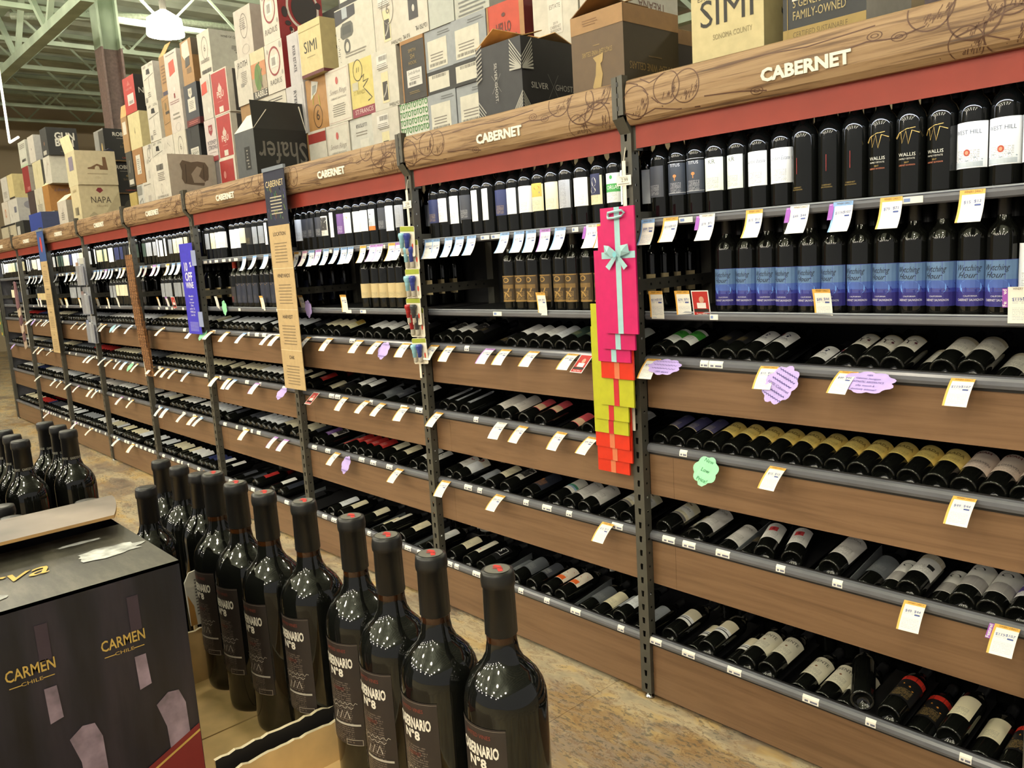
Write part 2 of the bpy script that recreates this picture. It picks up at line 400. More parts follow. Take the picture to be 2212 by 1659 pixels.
def header_print():
    b = MB(); ink = C((84, 56, 40)); rnd = random.Random(3)
    def grape(u, z, r, hatch=True):
        b.disc(lambda a, c, w: hface(a, min(2.147, max(2.014, c)), 0), u, z, r, r, ink, 34, 0, .935)
        if hatch:
            for k in range(26):
                a = rnd.uniform(-1.0, .35); rr = r*rnd.uniform(.45, .9); uu = u+rr*math.cos(a*2); zz = z-abs(rr*math.sin(a*2))
                if 2.016 < zz < 2.135: b.stroke(hface, [(uu-.003, zz), (uu+.001, zz+rnd.uniform(.006, .012))], .0018, ink)
    for u, z, r in ((.045, 2.075, .052), (.165, 2.100, .050), (.235, 2.092, .050)): grape(u, z, r)
    for u, z, r in ((.93, 2.140, .055), (1.03, 2.105, .062), (1.105, 2.135, .055), (1.10, 2.05, .055), (1.01, 2.04, .04)): grape(u, z, r)
    for pts in ([(.015, 2.14), (.05, 2.13), (.085, 2.10), (.12, 2.07), (.15, 2.045)], [(.06, 2.145), (.10, 2.125), (.13, 2.135), (.15, 2.145)], [(.0, 2.05), (.06, 2.03), (.12, 2.045), (.2, 2.03), (.28, 2.025)],
                [(.95, 2.02), (.99, 2.06), (1.06, 2.08), (1.12, 2.10), (1.16, 2.09)], [(1.0, 2.02), (1.05, 2.05), (1.10, 2.03)], [(.70, 2.085), (.78, 2.095), (.85, 2.088), (.92, 2.10)], [(.3, 2.05), (.42, 2.042), (.5, 2.03)], [(.34, 2.12), (.5, 2.125), (.62, 2.118), (.8, 2.13)]):
        b.stroke(hface, pts, .0036, ink)
    for u, z in ((.86, 2.09), (.80, 2.105), (.47, 2.035)):
        b.disc(hface, u, z, .02, .011, ink, 18, 0, .86); b.disc(hface, u, z, .011, .005, ink, 14, 0, .7)
    return b.mesh('grape_print')
GRAPE = header_print()
CAB = MB(); LETW = mat('raised_white_letters', (226, 222, 208), .5, var=0)
_vs, _fs, _x0, _x1 = text_data('CABERNET', 0, .055)
def letters_solid(b, vs, fs, mp, th, m):
    n = len(vs); edges = {}
    for f in fs:
        for i in range(len(f)):
            e = (f[i], f[(i+1) % len(f)]); edges[tuple(sorted(e))] = None if tuple(sorted(e)) in edges else e
    allf = list(fs)+[(e[1], e[0], e[0]+n, e[1]+n) for e in edges.values() if e]
    allf = [tuple(i+n for i in f) for f in fs]+[(e[0], e[1], e[1]+n, e[0]+n) for e in edges.values() if e]
    b.add([mp(a, c, 0) for a, c in vs]+[mp(a, c, th) for a, c in vs], allf, m)
_sc = .034; _w = (_x1-_x0)*_sc; _xs = .255/_w
letters_solid(CAB, _vs, _fs, lambda a, c, w: hface(.487+(a-_x0)*_sc*_xs, 2.054+c*_sc, w), .004, LETW)
CAB = CAB.mesh('lettering')
RAILP = [(0, -.004), (-.010, -.001), (-.014, .008), (-.0125, .018), (-.007, .025), (.002, .028), (.010, .028), (.010, -.004)]
LEDM = emis('led_strip', (226, 236, 255), .9)
HEADER = MB().prism(HPROF, .003, LB-PW-.002, HEADW).mesh('header_board')
BEAM = MB().box((.012, .010, 1.940), (LB-PW-.006, .014, 2.03), REDM).box((.012, .014, 1.985), (LB-PW-.006, .06, 2.03), REDM).box((.0, .012, 1.935), (.012, .045, 2.035), STEEL).mesh('beam')
LEDS = MB().box((.03, .016, 1.948), (LB-PW-.03, .024, 1.952), LEDM).mesh('light_strip')
def shelf_mesh(z):
    return MB().box((.001, .055, z-.02), (LB-PW-.001, .47, z-.002), BLACKTRAY).mesh('shelf')
def srail_mesh(z):
    b = MB(); b.prism([(.046, z-.026), (.040, z-.022), (.038, z-.010), (.042, z-.002), (.048, z), (.056, z), (.056, z-.026)], .001, LB-PW-.001, RAILM)
    b.box((.001, .040, z), (LB-PW-.001, .043, z+.004), mat('clear_rail_edge', (150, 156, 165), .2, var=0)); return b.mesh('price_rail')
SHELVES = [(shelf_mesh(z), srail_mesh(z)) for z in (S1, S2)]
def tier_meshes(i):
    zt, zb, y, tl = TIER[i]; th = math.radians(tl); L = LB-PW
    fa = []
    cuts = [0.001, .10, L-.001] if i in (1, 2) else [.001, L-.001]
    for a, c in zip(cuts, cuts[1:]): fa.append(MB().box((a, y, zb), (c-.001, y+.016, zt), FASC).mesh('fascia_panel'))
    b = MB(); b.prism([(y+a, zt+c) for a, c in RAILP], .001, L-.001, RAILM); b.box((.001, y+.003, zt+.026), (L-.001, y+.0075, zt+.0315), BLACKLIP); b.box((.001, y-.004, zt-.009), (L-.001, y+.002, zt-.002), BLACKLIP)
    rail = b.mesh('price_rail')
    s = .052; y0 = y+.017; z0 = zt-s; y1 = .47
    t_ = MB(); z1 = z0+(y1-y0)*math.tan(th)
    t_.prism([(y0, z0-.006), (y1, z1-.006), (y1, z1), (y0, z0)], .001, L-.001, BLACKTRAY).mesh('tray')
    return fa, rail, t_.mesh('tray')
TIERM = [tier_meshes(i) for i in range(4)]
REAR = MB().box((-PW, 0, .0), (0, .036, 2.11), STEEL).mesh('rear_post')
def strut():
    b = MB()
    b.box((-.003, PD, 1.478), (0, .44, 1.516), STEEL)
    for k in range(7): b.box((-.0034, .075+.05*k, 1.493), (.0005, .083+.05*k, 1.501), BLACKLIP)
    return b.mesh('frame_strut')
STRUT = strut()
STRUTP = MB().box((-.003, PD, 1.0-.019), (0, .44, 1.019), STEEL).mesh('frame_strut')
BACK = MB().box((.0, .472, .02), (LB-PW, .478, 1.93), mat('back_panel_black', (26, 26, 27), .7, var=0)).mesh('back_panel')
DECK = MB().box((.0, .012, 2.10), (LB, .70, 2.114), mat('deck_board', (120, 100, 74), .8)).mesh('top_deck')
BAYS = {}
BAYN.append('bay beyond the right frame edge')
for i in range(-1, 9):
    X0 = -LB*i
    t = tag(empty('shelving_bay', (X0, 0, 0)), 'steel and wood wine shelving, '+BAYN[i], 'shelving', 'wine shelving bays along the wall')
    for o_ in ([0] if i >= 0 else [0, LB]):
        p = link('upright_post', POST, t); p.location.x = o_
        f = link('foot', FOOT, p); f.location = (-.022, .018, 0)
        r = link('rear_post', REAR, t); r.location = (o_, .44, 0)
        link('frame_strut', STRUT, t).location.x = o_
        for z in (1.72, .55): q = link('frame_strut', STRUTP, t); q.location = (o_, 0, z-1.0)
        link('post_clip', CLIP, t).location.x = o_
    h = link('header_board', HEADER, t); link('grape_print', GRAPE, h); link('lettering', CAB, h)
    bm = link('beam', BEAM, t); link('light_strip', LEDS, bm)
    BEAMO = bm
    BAY_RAILS = []
    for k in range(2):
        link('shelf', SHELVES[k][0], t); BAY_RAILS.append(link('price_rail', SHELVES[k][1], t))
    for k in range(4):
        for fm in TIERM[k][0]: link('fascia_panel', fm, t)
        BAY_RAILS.append(link('price_rail', TIERM[k][1], t)); link('tray', TIERM[k][2], t)
    link('back_panel', BACK, t); link('top_deck', DECK, t)
    t['_'] = 0; del t['_']
    BAYS[i] = (t, BAY_RAILS)
    ld = bpy.data.lights.new('led_strip_light', 'AREA'); ld.shape = 'RECTANGLE'; ld.size = LB-.1; ld.size_y = .006; ld.energy = LED_POWER; ld.color = (.80, .89, 1.0); ld.spread = math.radians(165)
    lo = bpy.data.objects.new('led_strip_light', ld); COL.objects.link(lo); lo.location = (X0+LB/2-.02, .020, 1.946); lo.rotation_euler = (math.radians(14), 0, 0)
e = MB(); e.box((-8*LB-.075, .02, 0), (-8*LB-.05, .50, 1.95), PANELGREY)
tag(e.build('end_panel'), 'grey end panel closing the far left end of the shelving', 'panel')
# ================================================================== BOTTLES
VAR = {'s': (.0365, .300), 'l': (.0345, .292), 'h': (.0415, .332)}
def profile(R, H):
    n = .0142*(R/.0365)**.4; sh = H*(.60 if R > .04 else .635)
    return [(.001, .022), (R*.45, .018), (R*.72, .006), (R*.84, .0005), (R*.93, .0008), (R*.985, .005), (R, .012), (R, sh), (R*.985, sh+.008), (R*.93, sh+.017), (R*.82, sh+.026), (R*.66, sh+.034), (R*.52, sh+.040), (n*1.12, sh+.050), (n*1.0, sh+.062)], n, sh
def capprof(n, z0, H, flare=1.0):
    return [(n*.99, z0), (n*1.04, z0+.001), (n*1.0, H-.016), (n*1.07, H-.0155), (n*1.10, H-.010), (n*1.07, H-.0055), (n*1.05, H-.003), (n*1.0, H-.0006), (n*.7, H), (.0005, H)]
def body_mesh(var, seg=20):
    R, H = VAR[var]; pr_, n, sh = profile(R, H); b = MB()
    b.lathe(pr_, GLASS, seg)
    b.lathe([pr_[-1], (n, H-.004)], AMBER if var == 'h' else GLASS, seg, cap1=True)
    return b.mesh('wine_bottle', True)
CAPS = {}
def cap_mesh(var, col, seg=18):
    if (var, col) in CAPS: return CAPS[var, col]
    R, H = VAR[var]; _, n, sh = profile(R, H); b = MB()
    z0 = H-.062 if var != 'h' else H-.064
    b.lathe(capprof(n+.0006, z0, H+.0008), mat('capsule_%d_%d_%d' % col, col, .38, metal=.1, var=.03), seg)
    CAPS[var, col] = b.mesh('capsule', True); return CAPS[var, col]
BODY = {v: body_mesh(v, 22) for v in 'sl'}
BODY['h'] = body_mesh('h', 44)
K = (28, 28, 30); RC = (120, 24, 22); GN = (70, 76, 44); GY = (92, 94, 100); NV = (26, 30, 62)
w_ = (250, 250, 247); cr = (236, 226, 194)
def R_(*a): return ('r',)+a
def T_(*a, **k): return ('t',)+a+(k,)
STY = {
 'white': dict(d='white-label', c=w_), 'white2': dict(d='white-label', c=(236, 240, 246), z=(.06, .175)), 'whitewide': dict(d='wide white-label', c=(240, 240, 240), ha=82),
 'slim': dict(d='narrow white-label', c=w_, ha=34, z=(.06, .185)), 'cream': dict(d='cream-label', c=cr), 'cream2': dict(d='cream-label', c=(232, 224, 196), z=(.085, .175)), 'char': dict(d='charcoal-label', c=(62, 64, 72), ink=(190, 190, 190)),
 'silver': dict(d='silver-grey-label', c=(150, 154, 162)), 'black': dict(d='black-label', c=(24, 24, 27), ink=(150, 130, 80)), 'navy': dict(d='navy-label', c=(44, 52, 96), ink=(190, 160, 90)),
 'pink': dict(d='pink-and-white-label', c=(240, 232, 232), p=[('s', [(-.03, .09), (-.02, .11), (-.024, .13), (-.01, .15), (.0, .17)], .003, (226, 110, 120)), ('s', [(-.02, .11), (0, .12), (.012, .14)], .002, (226, 110, 120)), ('s', [(-.024, .13), (-.03, .15)], .002, (226, 110, 120)), R_(-.036, .072, -.02, .13, (232, 130, 140))]),
 'pinkc': dict(d='pink-and-cream-label', c=(222, 92, 100), ink=(120, 30, 40), p=[R_(-.034, .075, .034, .115, (228, 196, 160))]) ,
 'red': dict(d='red-label', c=(178, 46, 44), ink=(230, 200, 190), cap=RC), 'orange': dict(d='orange-and-white-label', c=(238, 226, 208), p=[R_(-.034, .075, .02, .10, (228, 104, 44)), ('s', [(-.02, .10), (.0, .13), (.02, .15)], .008, (196, 60, 40))]),
 'dgreen': dict(d='dark-green-label', c=(62, 80, 70), ink=(190, 180, 120)), 'purple': dict(d='purple-label', c=(112, 78, 140), ink=(230, 220, 240)),
 'ornate': dict(d='ornate gold-label', c=(66, 50, 28), ink=(190, 150, 80), z=(.035, .14), ha=62, cap=K, p=[('o', 0, .122, .014, .010, (176, 140, 76), .7), R_(-.030, .088, .030, .104, (120, 94, 52)), ('s', [(-.012, .05), (-.004, .07), (.008, .076), (.014, .09)], .005, (176, 140, 76)), ('s', [(-.014, .075), (0, .07), (.012, .055)], .004, (176, 140, 76)), R_(-.034, .036, .034, .042, (150, 118, 62)), R_(-.034, .135, .034, .139, (150, 118, 62))]),
 'creamlow': dict(d='cream-label', c=(204, 184, 138), z=(.055, .125), ha=75),
 'darkred': dict(d='dark red-capped', c=(34, 30, 34), ink=(180, 60, 50), z=(.03, .13), cap=(150, 40, 32)),
 'swoosh': dict(d='gold-swoosh dark-label', c=(28, 34, 56), z=(.03, .15), p=[('s', [(-.02, .135), (-.006, .145), (.008, .138), (.022, .146)], .004, (196, 160, 84))]),
 'bwart': dict(d='black-and-white art-label', c=(214, 210, 200), ink=(20, 20, 20), rows=4, p=[R_(-.03, .10, .03, .165, (60, 58, 56)), ('d', -.008, .14, .010, .012, (196, 192, 184)), ('s', [(-.03, .11), (-.01, .125), (.01, .115), (.03, .135)], .006, (216, 212, 204)), ('s', [(.005, .16), (.02, .14), (.028, .15)], .004, (216, 212, 204))]),
 'paint': dict(d='yellow painting-label', c=(224, 218, 180), p=[R_(-.03, .125, .03, .175, (206, 178, 84)), ('d', 0, .140, .022, .010, (86, 92, 150)), ('d', .01, .158, .012, .008, (220, 120, 60))]),
 'owl': dict(d='cream-label navy-picture', c=(226, 214, 170), p=[R_(-.026, .105, .028, .178, (42, 46, 76)), ('d', .004, .15, .010, .016, (222, 216, 196)), ('d', -.002, .122, .014, .010, (222, 216, 196))]),
 'map': dict(d='white map-drawing-label', c=(228, 222, 214), z=(.05, .185), ha=80, p=[('s', [(-.03+.012*i+.004*((i*7) % 3), .07+.02*((i*5) % 5)) for i in range(6)], .0012, (110, 100, 110)), ('s', [(-.03, .14), (-.01, .15), (.005, .135), (.03, .16)], .0012, (110, 100, 110))]),
 'oval': dict(d='white-label yellow-oval', c=w_, p=[('d', 0, .145, .018, .010, (226, 210, 60))]),
 'orangefoot': dict(d='grey art-label orange-footed', c=(196, 202, 210), p=[R_(-.036, .072, .036, .092, (226, 120, 50)), ('s', [(-.01, .10), (0, .125), (.012, .15)], .006, (40, 40, 46))]),
 'speckle': dict(d='speckled grey-label', c=(176, 178, 184), ink=(30, 30, 34), rows=14, v0=.02, v1=.98),
 'memorial': dict(d='white-and-green-label', c=(232, 236, 230), p=[R_(-.036, .108, .036, .136, (70, 160, 80)), T_('ORIAL', .006, .122, .014, (235, 240, 232)), ('d', 0, .158, .006, .007, (70, 160, 80))]),
 'titus': dict(d='slate-blue lettered-label', c=(54, 60, 72), ink=(200, 200, 205), p=[T_('TITUS', 0, .165, .010, (214, 216, 220)), ('d', 0, .132, .006, .005, (214, 140, 80)), R_(-.0012, .118, .0012, .132, (214, 140, 80)), R_(-.04, .078, .04, .0795, (190, 190, 195)), R_(-.04, .1775, .04, .179, (190, 190, 195))]),
 'kr': dict(d='pale-green monogram-label', c=(226, 234, 220), cap=K, p=[T_('KR', 0, .158, .014, (90, 96, 90))]),
 'gordon': dict(d='white script-label', c=(240, 242, 244), p=[T_('Gordon Estate', 0, .142, .011, (120, 130, 150), shear=.35, maxw=.062)]),
 'bare': dict(d='unlabelled gold-lettered', c=None, p=[T_('CABERNET', 0, .052, .004, (150, 126, 70)), T_('SAUVIGNON', 0, .046, .004, (150, 126, 70)), R_(-.001, .09, .001, .135, (130, 36, 36))]),
 'wallis': dict(d='gold-swirl unlabelled', c=None, p=[T_('WALLIS', 0, .105, .009, (220, 216, 204)), T_('FAMILY ESTATE', 0, .095, .0042, (220, 216, 204)), T_('2017', 0, .086, .004, (200, 166, 90)), T_('CABERNET SAUVIGNON', 0, .079, .0042, (200, 120, 90), maxw=.04), ('s', [(-.03, .148), (-.015, .165), (-.012, .135), (-.002, .165), (.004, .132), (.012, .165), (.03, .158)], .0022, (206, 172, 96)), ('s', [(-.034, .15), (-.02, .162), (0, .170), (.02, .172)], .0016, (206, 172, 96))]),
 'west': dict(d='white red-dot-label', c=(238, 242, 246), z=(.055, .165), ha=78, p=[T_('WEST HILL', 0, .140, .0105, (70, 84, 104), maxw=.064), ('d', 0, .092, .0075, .0082, (176, 72, 52)), ('d', 0, .092, .004, .0045, (220, 150, 120)), R_(-.036, .058, .036, .070, (186, 196, 206)), ('s', [(-.036, .072), (-.018, .080), (0, .072), (.018, .080), (.036, .074)], .003, (150, 164, 178))]),
 'wytch': dict(d='blue landscape-label', c=(52, 62, 150), z=(.024, .138), ha=82, p=[R_(-.05, .088, .05, .137, (92, 122, 162)), R_(-.05, .070, .05, .090, (70, 96, 170)), ('d', 0, .072, .026, .020, (104, 150, 224)), R_(-.05, .025, .05, .060, (44, 40, 118)), ('s', [(-.05, .064), (-.03, .058), (-.01, .066), (.012, .060), (.03, .070), (.05, .078)], .012, (36, 44, 130)), T_('Wytching', -.004, .118, .016, (24, 28, 44), shear=.45, maxw=.058), T_('Hour', -.008, .100, .015, (24, 28, 44), shear=.45), T_('CALIFORNIA', 0, .049, .004, (214, 214, 230)), T_('CABERNET SAUVIGNON', 0, .039, .006, (230, 230, 240), maxw=.062)]),
 'headart': dict(d='cream portrait-label', c=(214, 206, 186), z=(.06, .14), p=[('d', 0, .116, .008, .010, (90, 70, 60)), R_(-.006, .096, .008, .108, (90, 70, 60))]),
 'verada': dict(d='yellow-label', c=(236, 210, 124), z=(.088, .172), ha=84, ink=(140, 110, 50), v1=.38, p=[T_('VERADA', 0, .140, .015, (150, 122, 62), bold=.02, maxw=.066)]),
 'wild': dict(d='pale-pink-label', c=(222, 204, 190), z=(.07, .180), ha=86, ink=(150, 120, 110), v1=.28, p=[T_('WILDHAVEN', 0, .108, .0115, (120, 108, 106), maxw=.072), T_('WAH', 0, .166, .012, (132, 60, 50), bold=.02)]),
 'roar': dict(d='white beast-emblem', c=(238, 238, 236), z=(.075, .170), p=[('d', -.003, .140, .016, .009, (44, 46, 82)), ('d', -.016, .146, .006, .008, (178, 64, 56)), R_(-.016, .124, -.010, .136, (44, 46, 82)), R_(.004, .124, .010, .136, (44, 46, 82)), T_('ROAR', 0, .110, .009, (70, 74, 100))]),
 'vine': dict(d='white vine-drawing', c=(230, 226, 212), z=(.080, .172), p=[('s', [(0, .105), (-.002, .125), (-.012, .138), (-.022, .136)], .004, (60, 50, 46)), ('s', [(0, .125), (.010, .138), (.020, .132)], .004, (60, 50, 46)), ('d', -.02, .126, .004, .006, (90, 40, 50)), ('d', .018, .122, .004, .006, (90, 40, 50)), R_(-.034, .166, .034, .171, (206, 190, 150))]),
 'sketch': dict(d='white line-sketch', c=(222, 218, 206), z=(.075, .178), ha=76, p=[R_(-.042, .158, .042, .177, (196, 186, 160)), ('s', [(-.03, .13), (-.01, .14), (.01, .13), (.03, .142)], .0025, (150, 150, 150)), ('s', [(-.03, .12), (0, .125), (.03, .118)], .0015, (150, 150, 150))]),
 'wente': dict(d='cream capital-lettered', c=(222, 216, 196), z=(.070, .178), ha=80, p=[T_('WENTE', 0, .152, .015, (56, 52, 46), maxw=.058), ('d', 0, .122, .004, .004, (120, 80, 50))]),
 'morgan': dict(d='cream-and-grey-label', c=(226, 218, 190), z=(.075, .178), ha=80, p=[R_(-.046, .105, .046, .142, (232, 230, 224)), T_('MORGAN', 0, .128, .009, (110, 110, 120)), ('s', [(-.012, .160), (0, .164), (.012, .158)], .006, (112, 84, 58)), R_(-.046, .0755, .046, .088, (112, 108, 108))]),
 'treana': dict(d='pale lettered', c=(222, 218, 214), z=(.055, .18), ha=80, p=[T_('TREANA', 0, .158, .010, (120, 116, 112), maxw=.052)]),
 'redsq': dict(d='white red-square', c=(238, 236, 232), z=(.06, .165), ha=64, p=[R_(-.014, .110, .014, .138, (214, 70, 74)), R_(-.004, .118, .004, .132, (150, 40, 50))]),
 'dot': dict(d='dark-oval white-label', c=(236, 234, 228), z=(.05, .182), ha=84, p=[('d', 0, .150, .015, .010, (44, 42, 46)), R_(-.05, .052, .05, .105, (158, 154, 152))]),
 'bar': dict(d='white-and-tan barcode', c=(230, 228, 224), z=(.065, .178), ha=80, p=[R_(-.048, .150, .048, .177, (206, 196, 176)), R_(.01, .10, .03, .118, (40, 40, 40))]),
 'pband': dict(d='white purple-banded', c=(232, 230, 234), z=(.06, .178), ha=84, p=[R_(-.05, .09, .05, .125, (76, 56, 130))]),
 'avinc': dict(d='slate-violet', c=(74, 72, 110), ink=(200, 190, 160), z=(.075, .178), ha=56, p=[R_(-.033, .0755, .033, .079, (200, 186, 140)), T_('INC', 0, .16, .009, (206, 196, 170))]),
 'green': dict(d='white-and-green', c=(236, 238, 232), z=(.055, .165), ha=70, p=[R_(-.042, .105, .042, .150, (76, 168, 66)), T_('RIAL', 0, .128, .013, (40, 90, 50))]),
 'stripe': dict(d='cream black-striped', c=(226, 216, 190), z=(.075, .158), ha=68, p=[R_(-.041, .076, .041, .108, (240, 240, 240)), R_(-.041, .088, .041, .093, (40, 40, 44)), R_(-.041, .098, .02, .101, (40, 40, 44))]),
 'hope': dict(d='red-topped black-label', c=(22, 22, 24), ink=(180, 150, 90), z=(.06, .182), ha=84, p=[R_(-.05, .158, .05, .18, (206, 50, 36)), ('s', [(-.025, .118), (-.008, .134), (.010, .126), (.026, .112)], .006, (214, 140, 52))]),
 'sbox': dict(d='black white-outlined-label', c=(20, 20, 22), ink=(20, 20, 22), z=(.07, .17), ha=60, p=[R_(-.026, .10, .026, .102, (226, 226, 226)), R_(-.026, .152, .026, .154, (226, 226, 226)), R_(-.026, .10, -.024, .154, (226, 226, 226)), R_(.024, .10, .026, .154, (226, 226, 226)), T_('S', 0, .128, .030, (226, 226, 226), bold=.03)]),
 'greylab': dict(d='plain grey', c=(96, 100, 106), ink=(150, 150, 150), z=(.07, .18), ha=80), 'slate': dict(d='slate embossed', c=(42, 46, 58), ink=(196, 130, 60), z=(.05, .18), ha=70, p=[R_(-.012, .10, .0, .112, (196, 120, 60))]),
 'greentop': dict(d='white green-striped', c=(234, 232, 222), z=(.075, .175), ha=70, p=[R_(-.04, .105, .04, .118, (86, 160, 130)), R_(-.04, .095, .04, .105, (150, 176, 210))]),
 'redemb': dict(d='white red-seal', c=(232, 226, 208), z=(.06, .178), ha=80, p=[('o', .004, .152, .014, .014, (128, 40, 36), .6), ('d', .004, .152, .007, .007, (60, 50, 40)), R_(-.048, .061, .048, .135, (236, 238, 242))]),
 'tree': dict(d='white tree-drawing', c=(234, 232, 226), z=(.06, .172), p=[('d', 0, .118, .014, .012, (96, 92, 90)), R_(-.002, .09, .002, .11, (96, 92, 90))]),
 'slimtag': dict(d='grey blade-label', c=(124, 126, 134), ha=20, z=(.03, .17), ink=(220, 220, 225), p=[('d', 0, .168, .010, .016, (214, 216, 222))]),
 'blackband': dict(d='bare black', c=None), 'whitered': dict(d='white red-lettered', c=(236, 232, 226), p=[('s', [(-.02, .135), (-.012, .15), (-.004, .136), (.006, .15), (.014, .138), (.022, .148)], .005, (190, 60, 50))]),
 'narrowred': dict(d='narrow red-dot', c=(230, 224, 206), ha=30, z=(.06, .185), p=[('d', 0, .085, .004, .004, (190, 50, 50))]),
}
LABM = {}
def label_meshes(sk, var):
    if (sk, var) in LABM: return LABM[sk, var]
    s = STY[sk]; R, H = VAR[var]; lab = prn = None
    def cyl(u, v, w=0):
        a = u/R; r = R+.0005+w; return (r*math.sin(a), -r*math.cos(a), v)
    if s.get('c'):
        z0, z1 = s.get('z', (.072, .172)); ha = math.radians(s.get('ha', 56)); n = 14
        m = label_mat(s['c'], s.get('ink', (90, 86, 82)), s.get('rows', 9), s.get('v0', .06), s.get('v1', .40))
        vs = []; fs = []; uvs = []
        for i in range(n+1):
            a = -ha+2*ha*i/n
            for z in (z0, z1): vs.append(cyl(a*R, z))
        for i in range(n): fs.append((2*i, 2*i+2, 2*i+3, 2*i+1))
        me = bpy.data.meshes.new('label'); me.from_pydata(vs, [], fs); me.materials.append(m)
        ul = me.uv_layers.new(name='UVMap')
        for p in me.polygons:
            for li in p.loop_indices:
                vi = me.loops[li].vertex_index; ul.data[li].uv = ((vi//2)/n, vi % 2)
        me.polygons.foreach_set('use_smooth', [True]*len(fs)); me.update(); lab = me
    if s.get('p'):
        b = MB(); lim = math.radians(s.get('ha', 56))*R if s.get('c') else 9
        cl = lambda u: max(-lim, min(lim, u))
        for j, q in enumerate(s['p']):
            off = .0003+.00006*j
            if q[0] == 'r': b.quad(cyl, cl(q[1]), q[2], cl(q[3]), q[4], C(q[5]), 10, off)
            elif q[0] == 'd': b.disc(cyl, q[1], q[2], q[3], q[4], C(q[5]), 16, off)
            elif q[0] == 'o': b.disc(cyl, q[1], q[2], q[3], q[4], C(q[5]), 18, off, q[6])
            elif q[0] == 's': b.stroke(cyl, q[1], q[2], C(q[3]), off)
            elif q[0] == 't': b.text(cyl, q[1], q[2], q[3], q[4], C(q[5]), w=off, **q[6])
        prn = b.mesh('print')
    LABM[sk, var] = (lab, prn); return LABM[sk, var]
def bottle(sk, var, loc, rx=0, rz=0, ry=0):
    o = link('wine_bottle', BODY[var]); o.location = loc; o.rotation_euler = (rx, ry, rz)
    s = STY[sk]; link('capsule', cap_mesh(var, s.get('cap', K)), o)
    lab, prn = label_meshes(sk, var)
    p = o
    if lab: p = link('label', lab, o)
    if prn: link('print', prn, p)
    return o
class Stuff:            # many small far bottles joined into one object
    def __init__(s): s.b = MB(); s.lo = {}
    def low(s, var):
        if var not in s.lo:
            R, H = VAR[var]; pr_, n, sh = profile(R, H)
            q = MB().lathe([pr_[i] for i in (0, 3, 6, 7, 9, 11, 13)]+[(n, H-.06)], GLASS, 10); c = MB().lathe([(n+.001, H-.06), (n+.001, H), (.001, H)], GLASS, 10)
            s.lo[var] = (q, c)
        return s.lo[var]
    def put(s, sk, var, loc, rx=0):
        q, c = s.low(var); st = STY[sk]; R, H = VAR[var]; M_ = Matrix.Translation(loc) @ Matrix.Rotation(rx, 4, 'X')
        s.b.add([M_ @ Vector(v) for v in q.v], q.f, GLASS)
        cc = st.get('cap', K); s.b.add([M_ @ Vector(v) for v in c.v], c.f, mat('capsule_%d_%d_%d' % cc, cc, .38, metal=.1, var=.03))
        if st.get('c'):
            z0, z1 = st.get('z', (.072, .172)); ha = math.radians(st.get('ha', 60))*.8; vs = []; n = 6
            for i in range(n+1):
                a = -ha+2*ha*i/n
                for z in (z0, z1): vs.append(M_ @ Vector(((R+.001)*math.sin(a), -(R+.001)*math.cos(a), z)))
            s.b.add(vs, [(2*i, 2*i+2, 2*i+3, 2*i+1) for i in range(n)], C(st['c']))
STU = Stuff(); STUL = STU
rnd = random.Random(21)
GENW = ['white', 'white2', 'navy', 'slim', 'bare', 'dgreen', 'slim', 'cream', 'cream2', 'char', 'silver', 'bare', 'white2', 'speckle', 'owl', 'paint', 'bwart', 'black']
GENS2 = ['creamlow', 'creamlow', 'darkred', 'swoosh', 'black', 'char', 'cream2', 'silver']
GENL = ['white', 'white2', 'cream', 'cream2', 'white', 'char', 'treana', 'morgan', 'red', 'white2', 'navy', 'wente', 'greylab', 'silver', 'whitewide']
def runs(gen, n, lo=1, hi=4):
    out = []
    while len(out) < n:
        k = rnd.choice(gen)
        for _ in range(rnd.randint(lo, hi)): out.append(k)
    return out[:n]
# ---- standing bottles: photo columns of the nearest bays, then even runs
ST1 = {0: [(1410, 'char'), (1442, 'titus'), (1486, 'titus'), (1532.6, 'kr'), (1583, 'kr'), (1626, 'gordon'), (1671, 'gordon'), (1726, 'bare'), (1777, 'bare'), (1828, 'bare'), (1889, 'wallis'), (1945, 'wallis'), (2000.6, 'wallis'), (2061, 'west'), (2138, 'west'), (2204, 'west')],
       1: [(912, 'navy'), (933, 'pink'), (957.6, 'white2'), (975, 'char'), (997, 'slim'), (1029, 'slim'), (1057, 'navy'), (1080, 'white'), (1109, 'whitewide'), (1136.5, 'paint'), (1163, 'cream'), (1186, 'speckle'), (1222, 'white'), (1247, 'owl'), (1293, 'memorial'), (1330, 'white2')],
       2: [(627, 'white2'), (643, 'char'), (655, 'char'), (668, 'char'), (683, 'bwart'), (697, 'slim'), (738, 'purple'), (760, 'oval'), (776, 'white'), (792, 'white'), (808, 'orangefoot'), (831, 'char'), (848, 'white2'), (869, 'speckle')],
       3: [(435, 'silver'), (448, 'cream'), (470, 'whitewide'), (487.5, 'whitewide'), (508, 'white2'), (520.7, 'white2'), (532, 'cream2'), (545, 'black'), (558.6, 'silver'), (571, 'silver'), (585, 'slim'), (598, 'white')]}
ST2 = {0: [(1569.7, 'wytch'), (1611, 'wytch'), (1655, 'wytch'), (1702, 'wytch'), (1750, 'wytch'), (1796, 'wytch'), (1842, 'wytch'), (1903, 'wytch'), (1959, 'wytch'), (2008, 'wytch'), (2076, 'wytch'), (2148, 'wytch'), (2207, 'white2')],
       1: [(1105, 'ornate'), (1129, 'ornate'), (1151, 'ornate'), (1174, 'ornate'), (1199, 'ornate'), (1227, 'ornate'), (1249, 'ornate'), (1275, 'ornate'), (1303, 'headart'), (1331, 'creamlow')],
       2: [(796, 'creamlow'), (815, 'creamlow'), (833, 'creamlow'), (851, 'creamlow'), (868, 'creamlow')]}
